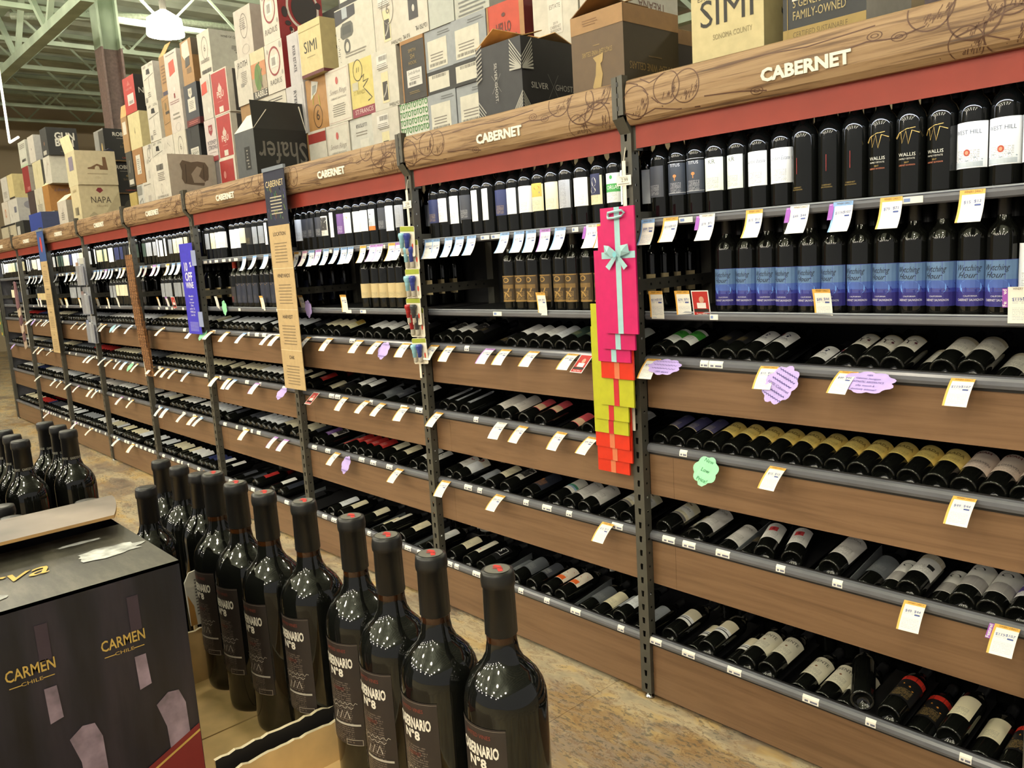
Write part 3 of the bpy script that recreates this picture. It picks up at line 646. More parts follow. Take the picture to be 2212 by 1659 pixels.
SHN = ['top shelf', 'lower upright shelf']
def even(i, n): return [(-LB*i+.045+(LB-.13)*k/(n-1)) for k in range(n)]
for i in range(-1, 9):
    for s_, (tab, gen, z) in enumerate(((ST1, GENW, S1), (ST2, GENS2, S2))):
        yb = .098
        if i in tab: items = [(XA(px, yb, z+.10), k) for px, k in tab[i]]
        elif s_: items = [(x_, k_) for x_, k_ in zip(even(i, 15), runs(['darkred', 'swoosh', 'darkred', 'creamlow'] if i == 3 else gen, 15, 4, 6)) if x_ > -LB*i+.30]
        else: items = list(zip(even(i, 15), runs(gen, 15, 1 if s_ == 0 else 3, 3 if s_ == 0 else 6)))
        items.sort(); xs = []
        lo, hi = -LB*i+.038, -LB*i+LB-PW-.038
        for x, k in items:      # bottles may touch, not overlap
            x = min(hi, max(lo, x))
            if xs and x-xs[-1][0] < .0735: x = xs[-1][0]+.0735
            xs.append((x, k))
        over = xs[-1][0]-hi
        if over > 0: xs = [(x-over*(n_/(len(xs)-1)), k) for n_, (x, k) in enumerate(xs)]
        for n_, (x, k) in enumerate(xs):
            if i > 3 or i < 0:
                STU.put(k, 's', (x, yb+rnd.uniform(-.004, .010), z-.002))
            else:
              o = bottle(k, 's', (x, yb+rnd.uniform(-.004, .010), z-.002), rz=rnd.uniform(-.18, .18))
              tag(o, '%s bottle, %s from left, %s, %s' % (STY[k]['d'], ORD[n_+1], SHN[s_], BAYN[i]), 'wine bottle', 'upright bottles on '+SHN[s_])
            for r_ in ((1, 2, 3, 4) if s_ else (1, 2)):       # the rows behind
                kk = dict(bare='blackband').get(k, k)
                STU.put(kk, 's', (x+rnd.uniform(-.004, .004), yb+.078*r_+.01, z-.002))
# ---- lying bottles. u: on the riser, d: low in the tray
LY = {
 (0, 0): [(1406, 'green'), (1448, 'green'), (1540, 'black'), (1577, 'black'), (1613, 'roar'), (1661, 'roar'), (1754, '-roar'), (1789, '-roar'), (1811, 'vine'), (1872, 'vine'), (1924, 'vine'), (1966, '-sketch'), (2015, 'sketch'), (2078, 'sketch'), (2150, '-sketch'), (2204, '-sketch')],
 (0, 1): [(1400, 'avinc'), (1432, 'avinc'), (1472, 'avinc')]+[(p, 'verada') for p in (1511, 1552, 1593, 1635, 1678, 1722, 1769, 1817, 1865, 1917, 1972)]+[(2037, 'wild'), (2101, 'wild'), (2167, 'wild')],
 (0, 2): [(1410, 'morgan'), (1447, '-morgan'), (1502, 'treana'), (1556, '-treana'), (1606, '-black'), (1657, 'redsq'), (1716, 'redsq'), (1799, 'treana'), (1870, '-greylab'), (1905, '-dot'), (1945, 'bar'), (1998, '-dot'), (2034, 'dot'), (2105, 'dot'), (2180, 'pband')],
 (0, 3): [(1446, 'stripe'), (1488, '-stripe'), (1520, 'stripe'), (1572, '-stripe'), (1609, 'wente'), (1655, 'wente'), (1716, '-wente'), (1768, '-wente'), (1812, '-wente'), (1862, 'blackband'), (1900, 'hope'), (1958, '-hope'), (2048, 'cream'), (2112, '-cream'), (2166, '-hope')],
 (1, 0): [(925, 'white'), (947, 'bwart'), (969, 'bwart'), (1015, 'black'), (1050, '-black'), (1106, 'white'), (1130, 'white'), (1156, 'white'), (1183, 'white2'), (1213, 'dgreen'), (1243, 'dgreen'), (1275, 'dgreen'), (1308, 'green'), (1342, 'white')],
 (1, 1): [(953, 'slimtag'), (978, 'slimtag'), (1006, 'slimtag'), (1035, '-greylab'), (1065, 'map'), (1093, 'map'), (1133, 'pinkc'), (1167, 'pinkc'), (1207, '-pinkc'), (1236, '-red'), (1272, 'black'), (1306, 'black'), (1345, 'white')],
 (1, 2): [(950, 'whitered'), (974, 'redemb'), (1006, '-silver'), (1034, '-white'), (1060, 'cream'), (1090, 'bwart'), (1140, 'slate'), (1197, 'greentop'), (1229, 'treana'), (1261, 'treana'), (1286, '-greylab'), (1311, 'morgan'), (1350, 'morgan')],
 (1, 3): [(965, 'cream'), (1009, 'narrowred'), (1040, 'sbox'), (1078, '-greylab'), (1112, 'greylab'), (1148, 'char'), (1181, 'orange'), (1211, 'orange'), (1250, '-greylab'), (1278, '-cream'), (1308, '-silver'), (1335, 'white2'), (1362, '-silver')],
 (2, 0): [(655, 'char'), (683, 'cream'), (697, 'cream'), (712, 'cream'), (730, 'paint'), (752, '-silver'), (781, 'white'), (799, 'white'), (818, 'white'), (848, 'whitered'), (868, 'whitered'), (887, 'black')],
 (2, 1): [(663, 'red'), (680, '-cream'), (702, '-black'), (722, '-black'), (755, 'white'), (774, 'white'), (798, '-greylab'), (825, '-char'), (850, '-char'), (890, 'white')],
 (2, 2): [(672, 'purple'), (692, 'bwart'), (715, '-red'), (748, 'red'), (764, 'red'), (780, 'red'), (796, 'red'), (823, 'cream2'), (851, 'cream'), (893, 'tree'), (915, 'tree')],
 (2, 3): [(694, '-black'), (714, 'white2'), (735, 'cream'), (780, 'cream2'), (800, '-cream'), (828, 'narrowred'), (849, '-cream'), (868, 'cream'), (900, '-black'), (927, 'white')],
 (3, 3): [(500, '-char'), (520, '-char'), (549, 'red'), (587, 'white'), (606, 'slate'), (640, '-black')]}
TN = ['first slanted tier', 'second slanted tier', 'third slanted tier', 'bottom slanted tier']
NLY = 0
DIVM = mat('clear_divider', (120, 124, 128), .15, var=0)
for i in range(-1, 9):
    for q in range(4):
        zt, zb, yf, tl = TIER[q]; th = math.radians(tl)
        y0 = yf+.020; R = VAR['l'][0]
        dv = Vector((0, math.cos(th), math.sin(th))); nv = Vector((0, -math.sin(th), math.cos(th)))
        base = Vector((0, y0, zt-.003))
        if (i, q) in LY: items = [(XA(px, y0, zt+.028), k) for px, k in LY[i, q]]
        else:
            n = rnd.randint(11, 14); xs = even(i, 15); rnd.shuffle(xs); xs = sorted(xs[:n])
            items = list(zip(xs, runs(GENL, n, 2, 6)))
            if q < 2 and i >= 4: items = list(zip(even(i, 15), runs(GENL, 15, 4, 9)))
        items = sorted((min(-LB*i+LB-PW-.036, max(-LB*i+.036, x)), k) for x, k in items)
        riser = MB(); prev = None; out = []
        for x, k in items:
            if out and x-out[-1][0] < .0695: x = out[-1][0]+.0695
            out.append((x, k))
        hi = -LB*i+LB-PW-.035; over = out[-1][0]-hi
        if over > 0: out = [(x-over*(n_/(len(out)-1)), k) for n_, (x, k) in enumerate(out)]
        for n_, (x, k) in enumerate(out):
            low = k[0] == '-'; k = k.lstrip('-')
            pos = Vector((x, 0, 0))+base+nv*(R+.0008)+dv*rnd.uniform(0, .008)
            if low: pos = pos-nv*.046+dv*.012; riser = None
            else:
                lx = x+LB*i
                riser = MB()
                riser.prism([(base.y, base.z-.004), (base.y+dv.y*.30, base.z+dv.z*.30-.004), (base.y+dv.y*.30, base.z+dv.z*.30-.001), (base.y, base.z-.001)], lx-.030, lx+.030, BLACKTRAY)
                riser.box((lx-.02, y0+.03, base.z-.05), (lx+.02, y0+.034, base.z-.0+.004), BLACKTRAY); riser.box((lx-.02, y0+.25, base.z-.02), (lx+.02, y0+.254, base.z+dv.z*.24), BLACKTRAY)
            rx = -(math.pi/2-th)
            if not low and 0 <= i < 3: riser.build('bottle_riser', BAYS[i][0])
            if 0 <= i < 3:
                o = bottle(k, 'l', pos, rx=rx); NLY += 1
                if (i, q) == (0, 2) and k == 'redsq': o.rotation_euler.z = .26
                if k == 'blackband': o.rotation_euler.z = .40; o.location.z += .025; o.location.y -= .01
                o.rotation_euler.rotate_axis('Z', rnd.uniform(-.12, .12))
                tag(o, '%s lying bottle, %s from left, %s, %s' % (STY[k]['d'], ORD[n_+1], TN[q], BAYN[i]), 'wine bottle', 'bottles lying on the slanted tiers')
            else: STUL.put(k, 'l', pos, rx)
            if prev and prev[1] != k and x-prev[0] > .074 and 0 <= i < 5:
                mx = (x+prev[0])/2+LB*i
                d_ = MB(); a0 = base-nv*.03; a1 = a0+dv*.26
                d_.prism([(a0.y, a0.z), (a1.y, a1.z), (a1.y+nv.y*.05, a1.z+nv.z*.05), (a0.y+nv.y*.036, a0.z+nv.z*.036)], mx-.0009, mx+.0009, DIVM)
                d_.build('divider', BAYS[i][0])
            prev = (x, k)
        if i > 2 or i < 0: MB().prism([(base.y, base.z-.004), (base.y+dv.y*.30, base.z+dv.z*.30-.004), (base.y+dv.y*.30, base.z+dv.z*.30-.001), (base.y, base.z-.001)], .002, LB-PW-.002, BLACKTRAY).build('bottle_riser', BAYS[i][0])
# bottles standing at the back of the bottom tier
for n_, (px, k) in enumerate(((1787, 'wente'), (1832, 'wente'), (1915, 'cream2'), (1960, 'cream2'), (1720, 'black'), (1670, 'cream'), (1612, 'wente'), (1575, 'cream'), (2050, 'red'), (2185, 'cream2'), (1030, 'map'), (1050, 'map'), (1320, 'map'), (1345, 'cream'), (985, 'dgreen'))):
    y = .40; z = TIER[3][0]-.052+(y-.033)*math.tan(math.radians(5))
    o = bottle(k, 's', (XA(px, y, z+.15), y, z), rz=.25)
    tag(o, '%s bottle standing at back of bottom tier, %s in the dark row' % (STY[k]['d'], ORD[n_+1]), 'wine bottle', 'bottles standing behind the bottom tier')
o = STU.b.build('wine_bottle_rows', None, True); tag(o, 'many further wine bottles in the far bays and back rows', 'wine bottles', kind='stuff')
# ================================================================== PRICE TAGS AND RAIL LABELS
TAGM = {'o': tag_mat('tag_orange', (232, 178, 84)), 'b': tag_mat('tag_blue', (130, 170, 220)), 'p': tag_mat('tag_purple', (178, 130, 206)), 'w': tag_mat('tag_white', (236, 234, 226)), 'n': tag_mat('tag_pink', (226, 170, 200))}
TDESC = {'o': 'orange-edged', 'b': 'blue-edged', 'p': 'purple-edged', 'w': 'plain white', 'n': 'pink-edged', 'r': 'red'}
TGM = {}
def card_pts(w, h, a0, a1, n=6):        # paper strip that bends from angle a0 to a1 (from vertical, towards the aisle)
    pts = [(0, 0)]; y = z = 0
    for i in range(n):
        a = math.radians(a0+(a1-a0)*i/(n-1)); y -= math.sin(a)*h/n; z -= math.cos(a)*h/n; pts.append((y, z))
    return pts
def tag_mesh(k, w, h, a0, a1):
    key = (k, w, h, a0, a1)
    if key in TGM: return TGM[key]
    pts = card_pts(w, h, a0, a1); n = len(pts)-1; vs = []; fs = []; T = .0003
    for y, z in pts: vs += [(-w/2, y, z), (w/2, y, z)]
    for y, z in pts: vs += [(-w/2, y+T, z-T), (w/2, y+T, z-T)]
    o = 2*(n+1)
    for i in range(n): fs += [(2*i, 2*i+2, 2*i+3, 2*i+1), (o+2*i, o+2*i+1, o+2*i+3, o+2*i+2)]
    fs += [(0, 1, o+1, o), (2*n, o+2*n, o+2*n+1, 2*n+1)]
    me = bpy.data.meshes.new('price_tag'); me.from_pydata(vs, [], fs); me.materials.append(TAGM[k])
    ul = me.uv_layers.new(name='UVMap')
    for p in me.polygons:
        for li in p.loop_indices:
            vi = me.loops[li].vertex_index % o; ul.data[li].uv = (vi % 2, 1-(vi//2)/n)
    me.update(); TGM[key] = me; return me
def card_map(w, h, a0, a1):
    pts = card_pts(w, h, a0, a1); n = len(pts)-1
    def mp(u, v, q=0):      # u from -w/2, v from 0 (top) down to h
        t_ = max(0, min(.9999, v/h))*n; i = int(t_); f = t_-i
        return (u, pts[i][0]+(pts[i+1][0]-pts[i][0])*f-.0006-q, pts[i][1]+(pts[i+1][1]-pts[i][1])*f+.0003)
    return mp
TPR = {}
def tag_print(w, h, a0, a1, var):
    key = (w, h, a0, a1, var)
    if key in TPR: return TPR[key]
    mp0 = card_map(w, h, a0, a1); mp = lambda u, v, q=0: mp0(u, -v, q); b = MB()
    b.text(mp, 'WINERY DIRECT', .003, -h*.065, .0058, C((96, 70, 36)), maxw=w*.74)
    a, c = (('$49', '$44'), ('$119', '$107'), ('$79', '$71'), ('$15', '$13'))[var]
    b.text(mp, a, -w*.16, -h*.36, .0078, C((66, 84, 150))); b.text(mp, c, w*.24, -h*.34, .0078, C((66, 84, 150)))
    b.quad(mp, w*.14, -h*.47, w*.38, -h*.42, C((66, 84, 150)))
    TPR[key] = b.mesh('print'); return TPR[key]
RAILNAME = ['top rail', 'second rail', 'third rail', 'fourth rail', 'fifth rail', 'bottom rail']
def rail_pos(r):
    if r == 0: return .034, S1-.001
    if r == 1: return .034, S2-.004
    zt, zb, y, tl = TIER[r-2]; return y-.0155, zt+.021
TAGS = {
 (0, 0): [(1396, 'b'), (1446, 'o'), (1525, 'wp'), (1626, 'o'), (1725, 'wp'), (1819, 'bp'), (1922, 'o'), (2098, 'o')],
 (1, 0): [(923, 'b'), (939, 'b'), (967, 'b'), (990, 'b'), (1016, 'b'), (1088, 'b'), (1118, 'b'), (1144, 'b'), (1175, 'p'), (1207, 'b'), (1276, 'wp'), (1300, 'o')],
 (2, 0): [(637, 'o'), (656, 'n'), (671, 'b'), (685, 'p'), (702, 'b'), (725, 'b'), (740, 'b'), (755, 'b'), (782, 'o'), (803, 'p'), (817, 'p'), (844, 'o'), (858, 'p')],
 (3, 0): [(525, 'b'), (548, 'b'), (573, 'b')], (4, 0): [(303, 'b'), (313, 'b'), (332, 'p'), (341, 'b'), (361, 'o'), (373, 'b'), (384, 'b')],
 (5, 0): [(203, 'b'), (210, 'b'), (217, 'b'), (227, 'p'), (234, 'b'), (241, 'b'), (257, 'b'), (266, 'o')],
 (0, 1): [(1415, 'o'), (1472, 'o'), (1511, 'r'), (1771, 'o'), (2202, 'wp')], (1, 1): [(1167, 'o')], (2, 1): [(649, 'o'), (742, 'o')], (3, 1): [(467, 'w'), (565, 'o')], (4, 1): [(341, 'o'), (360, 'p'), (375, 'r')], (5, 1): [(210, 'o'), (233, 'o'), (254, 'w')], (6, 1): [(131, 'o'), (143, 'o'), (172, 'o')],
 (0, 2): [(1410, 'o'), (1660, 'o'), (1832, 'o'), (2078, 'o')], (1, 2): [(938, 'o'), (973, 'o'), (1058, 'p'), (1092, 'o'), (1153, 'o'), (1237, 'o'), (1266, 'r')], (2, 2): [(666, 'o'), (712, 'o'), (777, 'o'), (818, 'o'), (877, 'o')],
 (0, 3): [(1678, 'o'), (2082, 'o')], (1, 3): [(948, 'o'), (1083, 'w'), (1130, 'o'), (1212, 'o'), (1280, 'o')], (2, 3): [(682, 'r'), (745, 'o'), (793, 'o'), (826, 'o'), (874, 'o')],
 (0, 4): [(1974, 'o'), (2174, 'op')], (1, 4): [(962, 'o'), (1080, 'o'), (1312, 'o')], (2, 4): [(728, 'o'), (863, 'o')],
 (0, 5): [], (1, 5): [], (2, 5): [(844, 'n')], (3, 5): [(453, 'w')]}
def even_tags(i, r):
    n = rnd.randint(3, 6) if r not in (0,) else 8
    if r == 5: n = 2
    xs = sorted(rnd.uniform(-LB*i+.06, -LB*i+LB-.12) for _ in range(n)); o = []
    for x in xs:
        if not o or x-o[-1] > .085: o.append(x)
    return [(x, rnd.choice('oooobbpw') if r != 0 else rnd.choice('bbbop')) for x in o]
REDCARD = C((176, 44, 40))
for i in range(8):
    for r in range(6):
        y, z = rail_pos(r)
        lst = [(XA(px, y-.01, z-.02), k) for px, k in TAGS[i, r]] if (i, r) in TAGS else even_tags(i, r)
        prevx = -99
        for n_, (x, k) in enumerate(sorted(lst)):
            x = max(x, prevx+.052); prevx = x
            kk = k[0]; up = r == 1
            w, h = (.056, .088)
            if r == 0: a0, a1 = 8, 40
            elif up: a0, a1 = -12, -2
            else: a0, a1 = 62, 40
            if kk == 'r':
                a0 = a1 = (a0+a1)/2
                o = link('promo_card', bpy.data.meshes.new('promo_card')); b = MB(); mp0 = card_map(.062, .086, a0, a1); mp = lambda u, v, q=0: mp0(u, -v, q)
                b.slab([(-.031, -.086), (.031, -.086), (.031, 0), (-.031, 0)], lambda u, v, q: mp0(u, -v, -q), .0006, WHITE)
                o.data = b.mesh('promo_card'); c = MB(); [c.quad(mp, -.028, -.083+.0133*j, .028, -.083+.0133*(j+1), REDCARD, 1, .0003) for j in range(6)]; c.build('red_panel', o)
                c = MB(); c.disc(mp, .004, -.030, .009, .011, C((200, 150, 130)), 14, .0009); c.quad(mp, -.014, -.058, .018, -.040, C((226, 222, 220)), 1, .0009); c.quad(mp, -.026, -.070, .026, -.060, INK, 1, .0009); c.text(mp, 'Total Wine', 0, -.077, .006, WHITE, w=.0009, maxw=.04); c.build('print', o)
                nm = 'red portrait card'
            else:
                o = link('price_tag', tag_mesh(kk, w, h, a0, a1))
                if i < 3 and r != 5: link('print', tag_print(w, h, a0, a1, (n_+i+r) % 4), o)
                nm = TDESC[kk]+' price tag'
                if len(k) > 1:
                    b = MB(); mp0 = card_map(.064, .07, a0, a1)
                    b.slab([(-.040, -.050), (-.026, -.050), (-.026, -.004), (-.040, -.004)], lambda u, v, q: tuple(Vector(mp0(u, -v, 0))+Vector((0, .0022+q, 0))), .0004, C((150, 80, 176)))
                    b.text(lambda u, v, q: tuple(Vector(mp0(u, -v, 0))+Vector((0, .0015, 0))), 'Featured', -.034, -.027, .0085, WHITE, rot=math.pi/2, bold=.02, maxw=.042)
                    b.build('featured_flag', o)
            yy = y-.0005-.0012*(n_ % 3)
            if up: o.location = (x, yy-.004, z+.076)
            else: o.location = (x, yy, z)
            o.rotation_euler = (math.radians(rnd.uniform(-5, 5)), 0, math.radians(rnd.uniform(-7, 7)) if r else math.radians(rnd.uniform(-4, 4)))
            tag(o, '%s, %s from left on %s, %s' % (nm, ORD[n_+1], RAILNAME[r], BAYN[i]), 'price tag', 'price tags on '+RAILNAME[r])
        # small labels slid into the rail
        RL = {(0, 0): [1480, 1970], (0, 1): [1420, 1541], (0, 2): [1520, 1545], (0, 3): [1475], (0, 4): [1443, 1487, 1560, 1685, 1808], (0, 5): [1415, 1486, 1585, 1750, 1880, 2085],
              (1, 0): [1046, 1069, 1241], (1, 1): [1073], (1, 2): [1007], (1, 3): [1027], (1, 4): [1010, 1035, 1135, 1180, 1228, 1332], (1, 5): [968, 985, 1028, 1124, 1180, 1242, 1340],
              (2, 1): [752, 783], (2, 2): [760], (2, 4): [678, 707, 780, 805, 840], (2, 5): [700, 720, 745, 796, 820, 880, 907], (3, 0): [442, 453, 466, 482, 495, 508], (3, 5): [497, 545, 562, 618, 640]}
        if (i, r) in RL: xs = [XA(px, y, z) for px in RL[i, r]]
        else: xs = [-LB*i+.1+.1*k+rnd.uniform(-.02, .02) for k in range(11) if rnd.random() < (.75 if r in (0, 5) else .3)]
        for x in xs:
            wd = .03 if rnd.random() < .3 else .052
            b = MB(); lx = x+LB*i
            if r < 2:
                zz = (S1, S2)[r]; b.box((lx-wd/2, .0365, zz-.021), (lx+wd/2, .0372, zz-.004), PAPER)
                if i < 3: b.box((lx-wd*.4, .0361, zz-.017), (lx-wd*.1, .0365, zz-.008), C((120, 140, 190)))
            else:
                zt, zb, yy, tl = TIER[r-2]
                b.add([(lx-wd/2, yy-.0150, zt+.004), (lx+wd/2, yy-.0150, zt+.004), (lx+wd/2, yy-.0135, zt+.0185), (lx-wd/2, yy-.0135, zt+.0185), (lx+wd/2, yy-.008, zt+.0255), (lx-wd/2, yy-.008, zt+.0255)], [(0, 1, 2, 3), (3, 2, 4, 5)], PAPER)
                if i < 3:
                    for a in (-.36, -.02, .2): b.add([(lx+wd*a, yy-.0152, zt+.007), (lx+wd*(a+.22), yy-.0152, zt+.007), (lx+wd*(a+.22), yy-.0147, zt+.013), (lx+wd*a, yy-.0147, zt+.013)], [(0, 1, 2, 3)], C((110, 110, 130)))
            b.build('shelf_label', BAYS[i][1][r])
# hand-written shelf talkers cut as clouds and leaves
def cloud(px, r, c, nm, lines, w=.085, h=.06, leaf=False, a=(58, 40), cdesc='purple', rot=0, ink=(70, 60, 130), extra=''):
    w *= 1.55; h *= 1.45
    y, z = rail_pos(r); i_y = y-.004
    mp0 = card_map(w, h, *a); mp = lambda u, v, q=0: mp0(u, h/2-v, q)
    n = 40; poly = []
    for k in range(n):
        t = 2*math.pi*k/n; rr = .9+.17*abs(math.sin(4.5*t))
        if leaf: rr = .86+.16*abs(math.sin(3.5*t))+(.18 if k in (29, 30, 31) else 0)
        poly.append((w/2*.92*rr*math.cos(t), h/2*.92*rr*math.sin(t)))
    o = MB().slab(poly, lambda u, v, q: mp(u, v, -q), .0005, C(c)).build('shelf_talker')
    b = MB()
    for k, tx in enumerate(lines):
        v_ = h*.30-k*h*.62/max(1, len(lines)-1 if len(lines) > 1 else 1); hh = h*.62/max(2, len(lines))*.62
        if tx: b.text(mp, tx, 0, v_, hh, C(ink), shear=.15, w=.0003, maxw=w*.78)
        else: b.stroke(mp, [(-w*.34+w*.68*j/24, v_+hh*.3*math.sin(j*2.1+k)) for j in range(25)], h*.018, C(ink), .0003)
    b.build('handwriting', o)
    o.location = (XA(px, y-.012, z-.015), i_y-.003, z+.004); o.rotation_euler = (0, rot, math.radians(-4))
    return tag(o, nm, 'shelf talker', 'hand-written shelf talkers')
PUR = (190, 168, 232); GRN = (150, 226, 176)
cloud(1446, 2, PUR, 'purple grape-shaped handwritten card reading 100% vegan, under green-label bottles', [None, None, None, '-100% VEGAN'], .092, .05)
cloud(1716, 2, PUR, 'slanting purple handwritten card below the beast-emblem bottles', [None, None, None, '100% Cabernet', None, None], .062, .092, rot=.45, a=(40, 25))
cloud(1884, 2, PUR, 'purple handwritten card reading 100% Cabernet, right of vine-label tag', ['100%', 'Cabernet Sauvignon', 'FANTASTIC AROMATICS', 'silky, smooth &', 'absolutely delicious!!'], .105, .055)
cloud(1537, 3, GRN, 'green leaf-shaped handwritten card reading new low price', ['New', 'Low', 'Price!'], .066, .072, True, (30, 20), rot=.2, ink=(40, 110, 70))
cloud(836, 2, PUR, 'purple handwritten leaf card left of the bottle-stopper strip', [None, None], .07, .065, True, (35, 25))
cloud(753, 4, PUR, 'purple handwritten leaf card beside red-label bottles', [None, None], .062, .07, True, (30, 20))
for n_, (px, r, c, ds) in enumerate(((664, 1, PUR, 'purple leaf card standing on rail right of tan banner'), (483, 1, GRN, 'green leaf card standing on rail right of blue sign'))):
    o = cloud(px, r, c, ds, [None, None], .06, .07, True, (-5, 2)); o.location.z += .05
for px, r, c, ds in ((446, 2, GRN, 'green leaf card hanging on rail beside blue discount sign'), (250, 2, (168, 214, 226), 'pale-blue leaf card hanging near cork strips'), (288, 3, GRN, 'green leaf card under the cork strips'), (77, 2, PUR, 'small far purple card beside hanging mauve bags'), (33, 3, PUR, 'far-left purple card on second slanted tier'), (617, 3, PUR, 'purple card below the tan Cabernet banner')):
    cloud(px, r, c, ds, [None, None], .075, .06, True, (50, 35))
# ================================================================== THINGS HANGING ON THE POSTS
def strip_of(name, label, x, y, z1, z0, pricez=None):
    t = tag(empty(name, (x, y, z0)), label, 'clip strip')
    MB().box((-.007, -.001, 0), (.007, .001, z1-z0), C((232, 228, 214))).build('strip', t)
    MB().tube([(0, 0, z1-z0), (.004, .004, z1-z0+.03), (0, .012, z1-z0+.045)], .0015, C((220, 216, 200)), 6).build('hook', t)
    if pricez:
        b = MB(); mp = lambda u, v, w=0: (u, -.004-w, pricez-z0+v)
        MB().box((-.030, -.0035, pricez-z0-.016), (.030, -.0015, pricez-z0+.016), C((236, 232, 222))).build('price_card', t)
        b.text(mp, '2.99', .004, .0, .012, INK); b.text(mp, 'Gift Bag Assortment', 0, .010, .003, INK); b.quad(mp, -.024, -.012, .024, -.009, GREYT); b.build('price_print', t)
    return t
# gift bags
strip_of('clip_strip', 'white plastic clip strip holding pink gift bags', -.026, -.010, 1.905, 1.0, 1.842)
MG = (196, 22, 98); OR = (206, 46, 22); YL = (178, 178, 40); LB_ = (160, 200, 206); RR = (190, 40, 52); PCH = (206, 116, 80)
def gift_bag(px0, px1, zt, zb, y, c, rc, label, bow=False, cross=False):
    x0, x1 = XA(px0, y, (zt+zb)/2), XA(px1, y, (zt+zb)/2); w = x1-x0; h = zt-zb
    t = tag(empty('gift_bag', ((x0+x1)/2, y, zb)), label, 'gift bag', 'wine gift bags on the clip strip')
    d = .007
    b = MB(); m = C(c, .4); b.add([(-w/2, -d/2, 0), (w/2, -d/2, 0), (w/2, -d/2, h), (-w/2, -d/2, h), (-w/2, d/2, 0), (w/2, d/2, 0), (w/2, d/2, h), (-w/2, d/2, h), (-w/2-.002, 0, h*.5), (w/2+.002, 0, h*.5)],
          [(0, 1, 2, 3), (5, 4, 7, 6), (0, 4, 5, 1), (1, 5, 6, 2), (4, 0, 3, 7), (3, 2, 6, 7)], m); b.build('bag_body', t)
    rb = MB(); mr = C(rc, .35); rb.box((-.011, -d/2-.0012, 0), (.011, -d/2-.0002, h), mr)
    if cross: rb.box((-w/2, -d/2-.0014, h*.60), (w/2, -d/2-.0004, h*.60+.022), mr)
    rb.build('ribbon', t)
    if bow:
        b = MB(); zc = h*.60+.011; yy = -d/2-.004
        for s in (-1, 1):
            b.add([(0, yy, zc+.006), (s*.022, yy-.014, zc+.030), (s*.050, yy-.008, zc+.034), (s*.052, yy-.004, zc+.006), (s*.022, yy-.012, zc-.004), (0, yy, zc-.006), (s*.03, yy-.018, zc+.012)], [(0, 1, 6), (1, 2, 6), (2, 3, 6), (3, 4, 6), (4, 5, 6), (5, 0, 6)], mr)
            b.add([(0, yy-.002, zc), (s*.012, yy-.006, zc-.002), (s*.046, yy-.008, zc-.036), (s*.030, yy-.008, zc-.048), (s*.004, yy-.004, zc-.012)], [(0, 1, 2, 3, 4)], mr)
        b.disc(lambda u, v, w_: (u, yy-.016, zc+v), 0, .002, .008, .009, C((120, 190, 206)), 10); b.build('bow', t)
        b = MB(); b.tube([(-.034, yy, h-.026), (-.028, yy-.006, h-.016), (0, yy-.008, h-.014), (.028, yy-.006, h-.012), (.034, yy, h-.020), (.026, yy-.005, h-.030), (0, yy-.007, h-.034), (-.03, yy-.005, h-.034), (-.034, yy, h-.026)], .004, mr, 6); b.build('handle', t)
gift_bag(1303, 1375, 1.755, 1.345, -.085, MG, LB_, 'front magenta gift bag with pale-blue ribbon and bow', True, True)
gift_bag(1297, 1369, 1.70, 1.290, -.072, MG, LB_, 'magenta gift bag with ribbon, second behind the bow bag')
gift_bag(1289, 1359, 1.62, 1.245, -.062, MG, LB_, 'magenta gift bag shifted left, lowest of the magenta ones')
gift_bag(1296, 1366, 1.56, 1.186, -.054, OR, PCH, 'orange gift bag with tan ribbon between magenta and yellow bags')
gift_bag(1294, 1367, 1.47, 1.090, -.047, YL, RR, 'front yellow gift bag with red ribbon')
gift_bag(1282, 1355, 1.44, 1.035, -.040, YL, RR, 'yellow gift bag with red ribbon, middle of the yellow ones')
gift_bag(1282, 1355, 1.36, .985, -.033, YL, RR, 'lowest yellow gift bag with red ribbon')
gift_bag(1285, 1358, 1.28, .932, -.027, OR, PCH, 'upper orange gift bag below the yellow bags')
gift_bag(1291, 1364, 1.22, .885, -.020, OR, PCH, 'middle orange gift bag near bottom of the strip')
gift_bag(1290, 1358, 1.18, .838, -.013, OR, PCH, 'lowest orange gift bag at bottom of the strip')
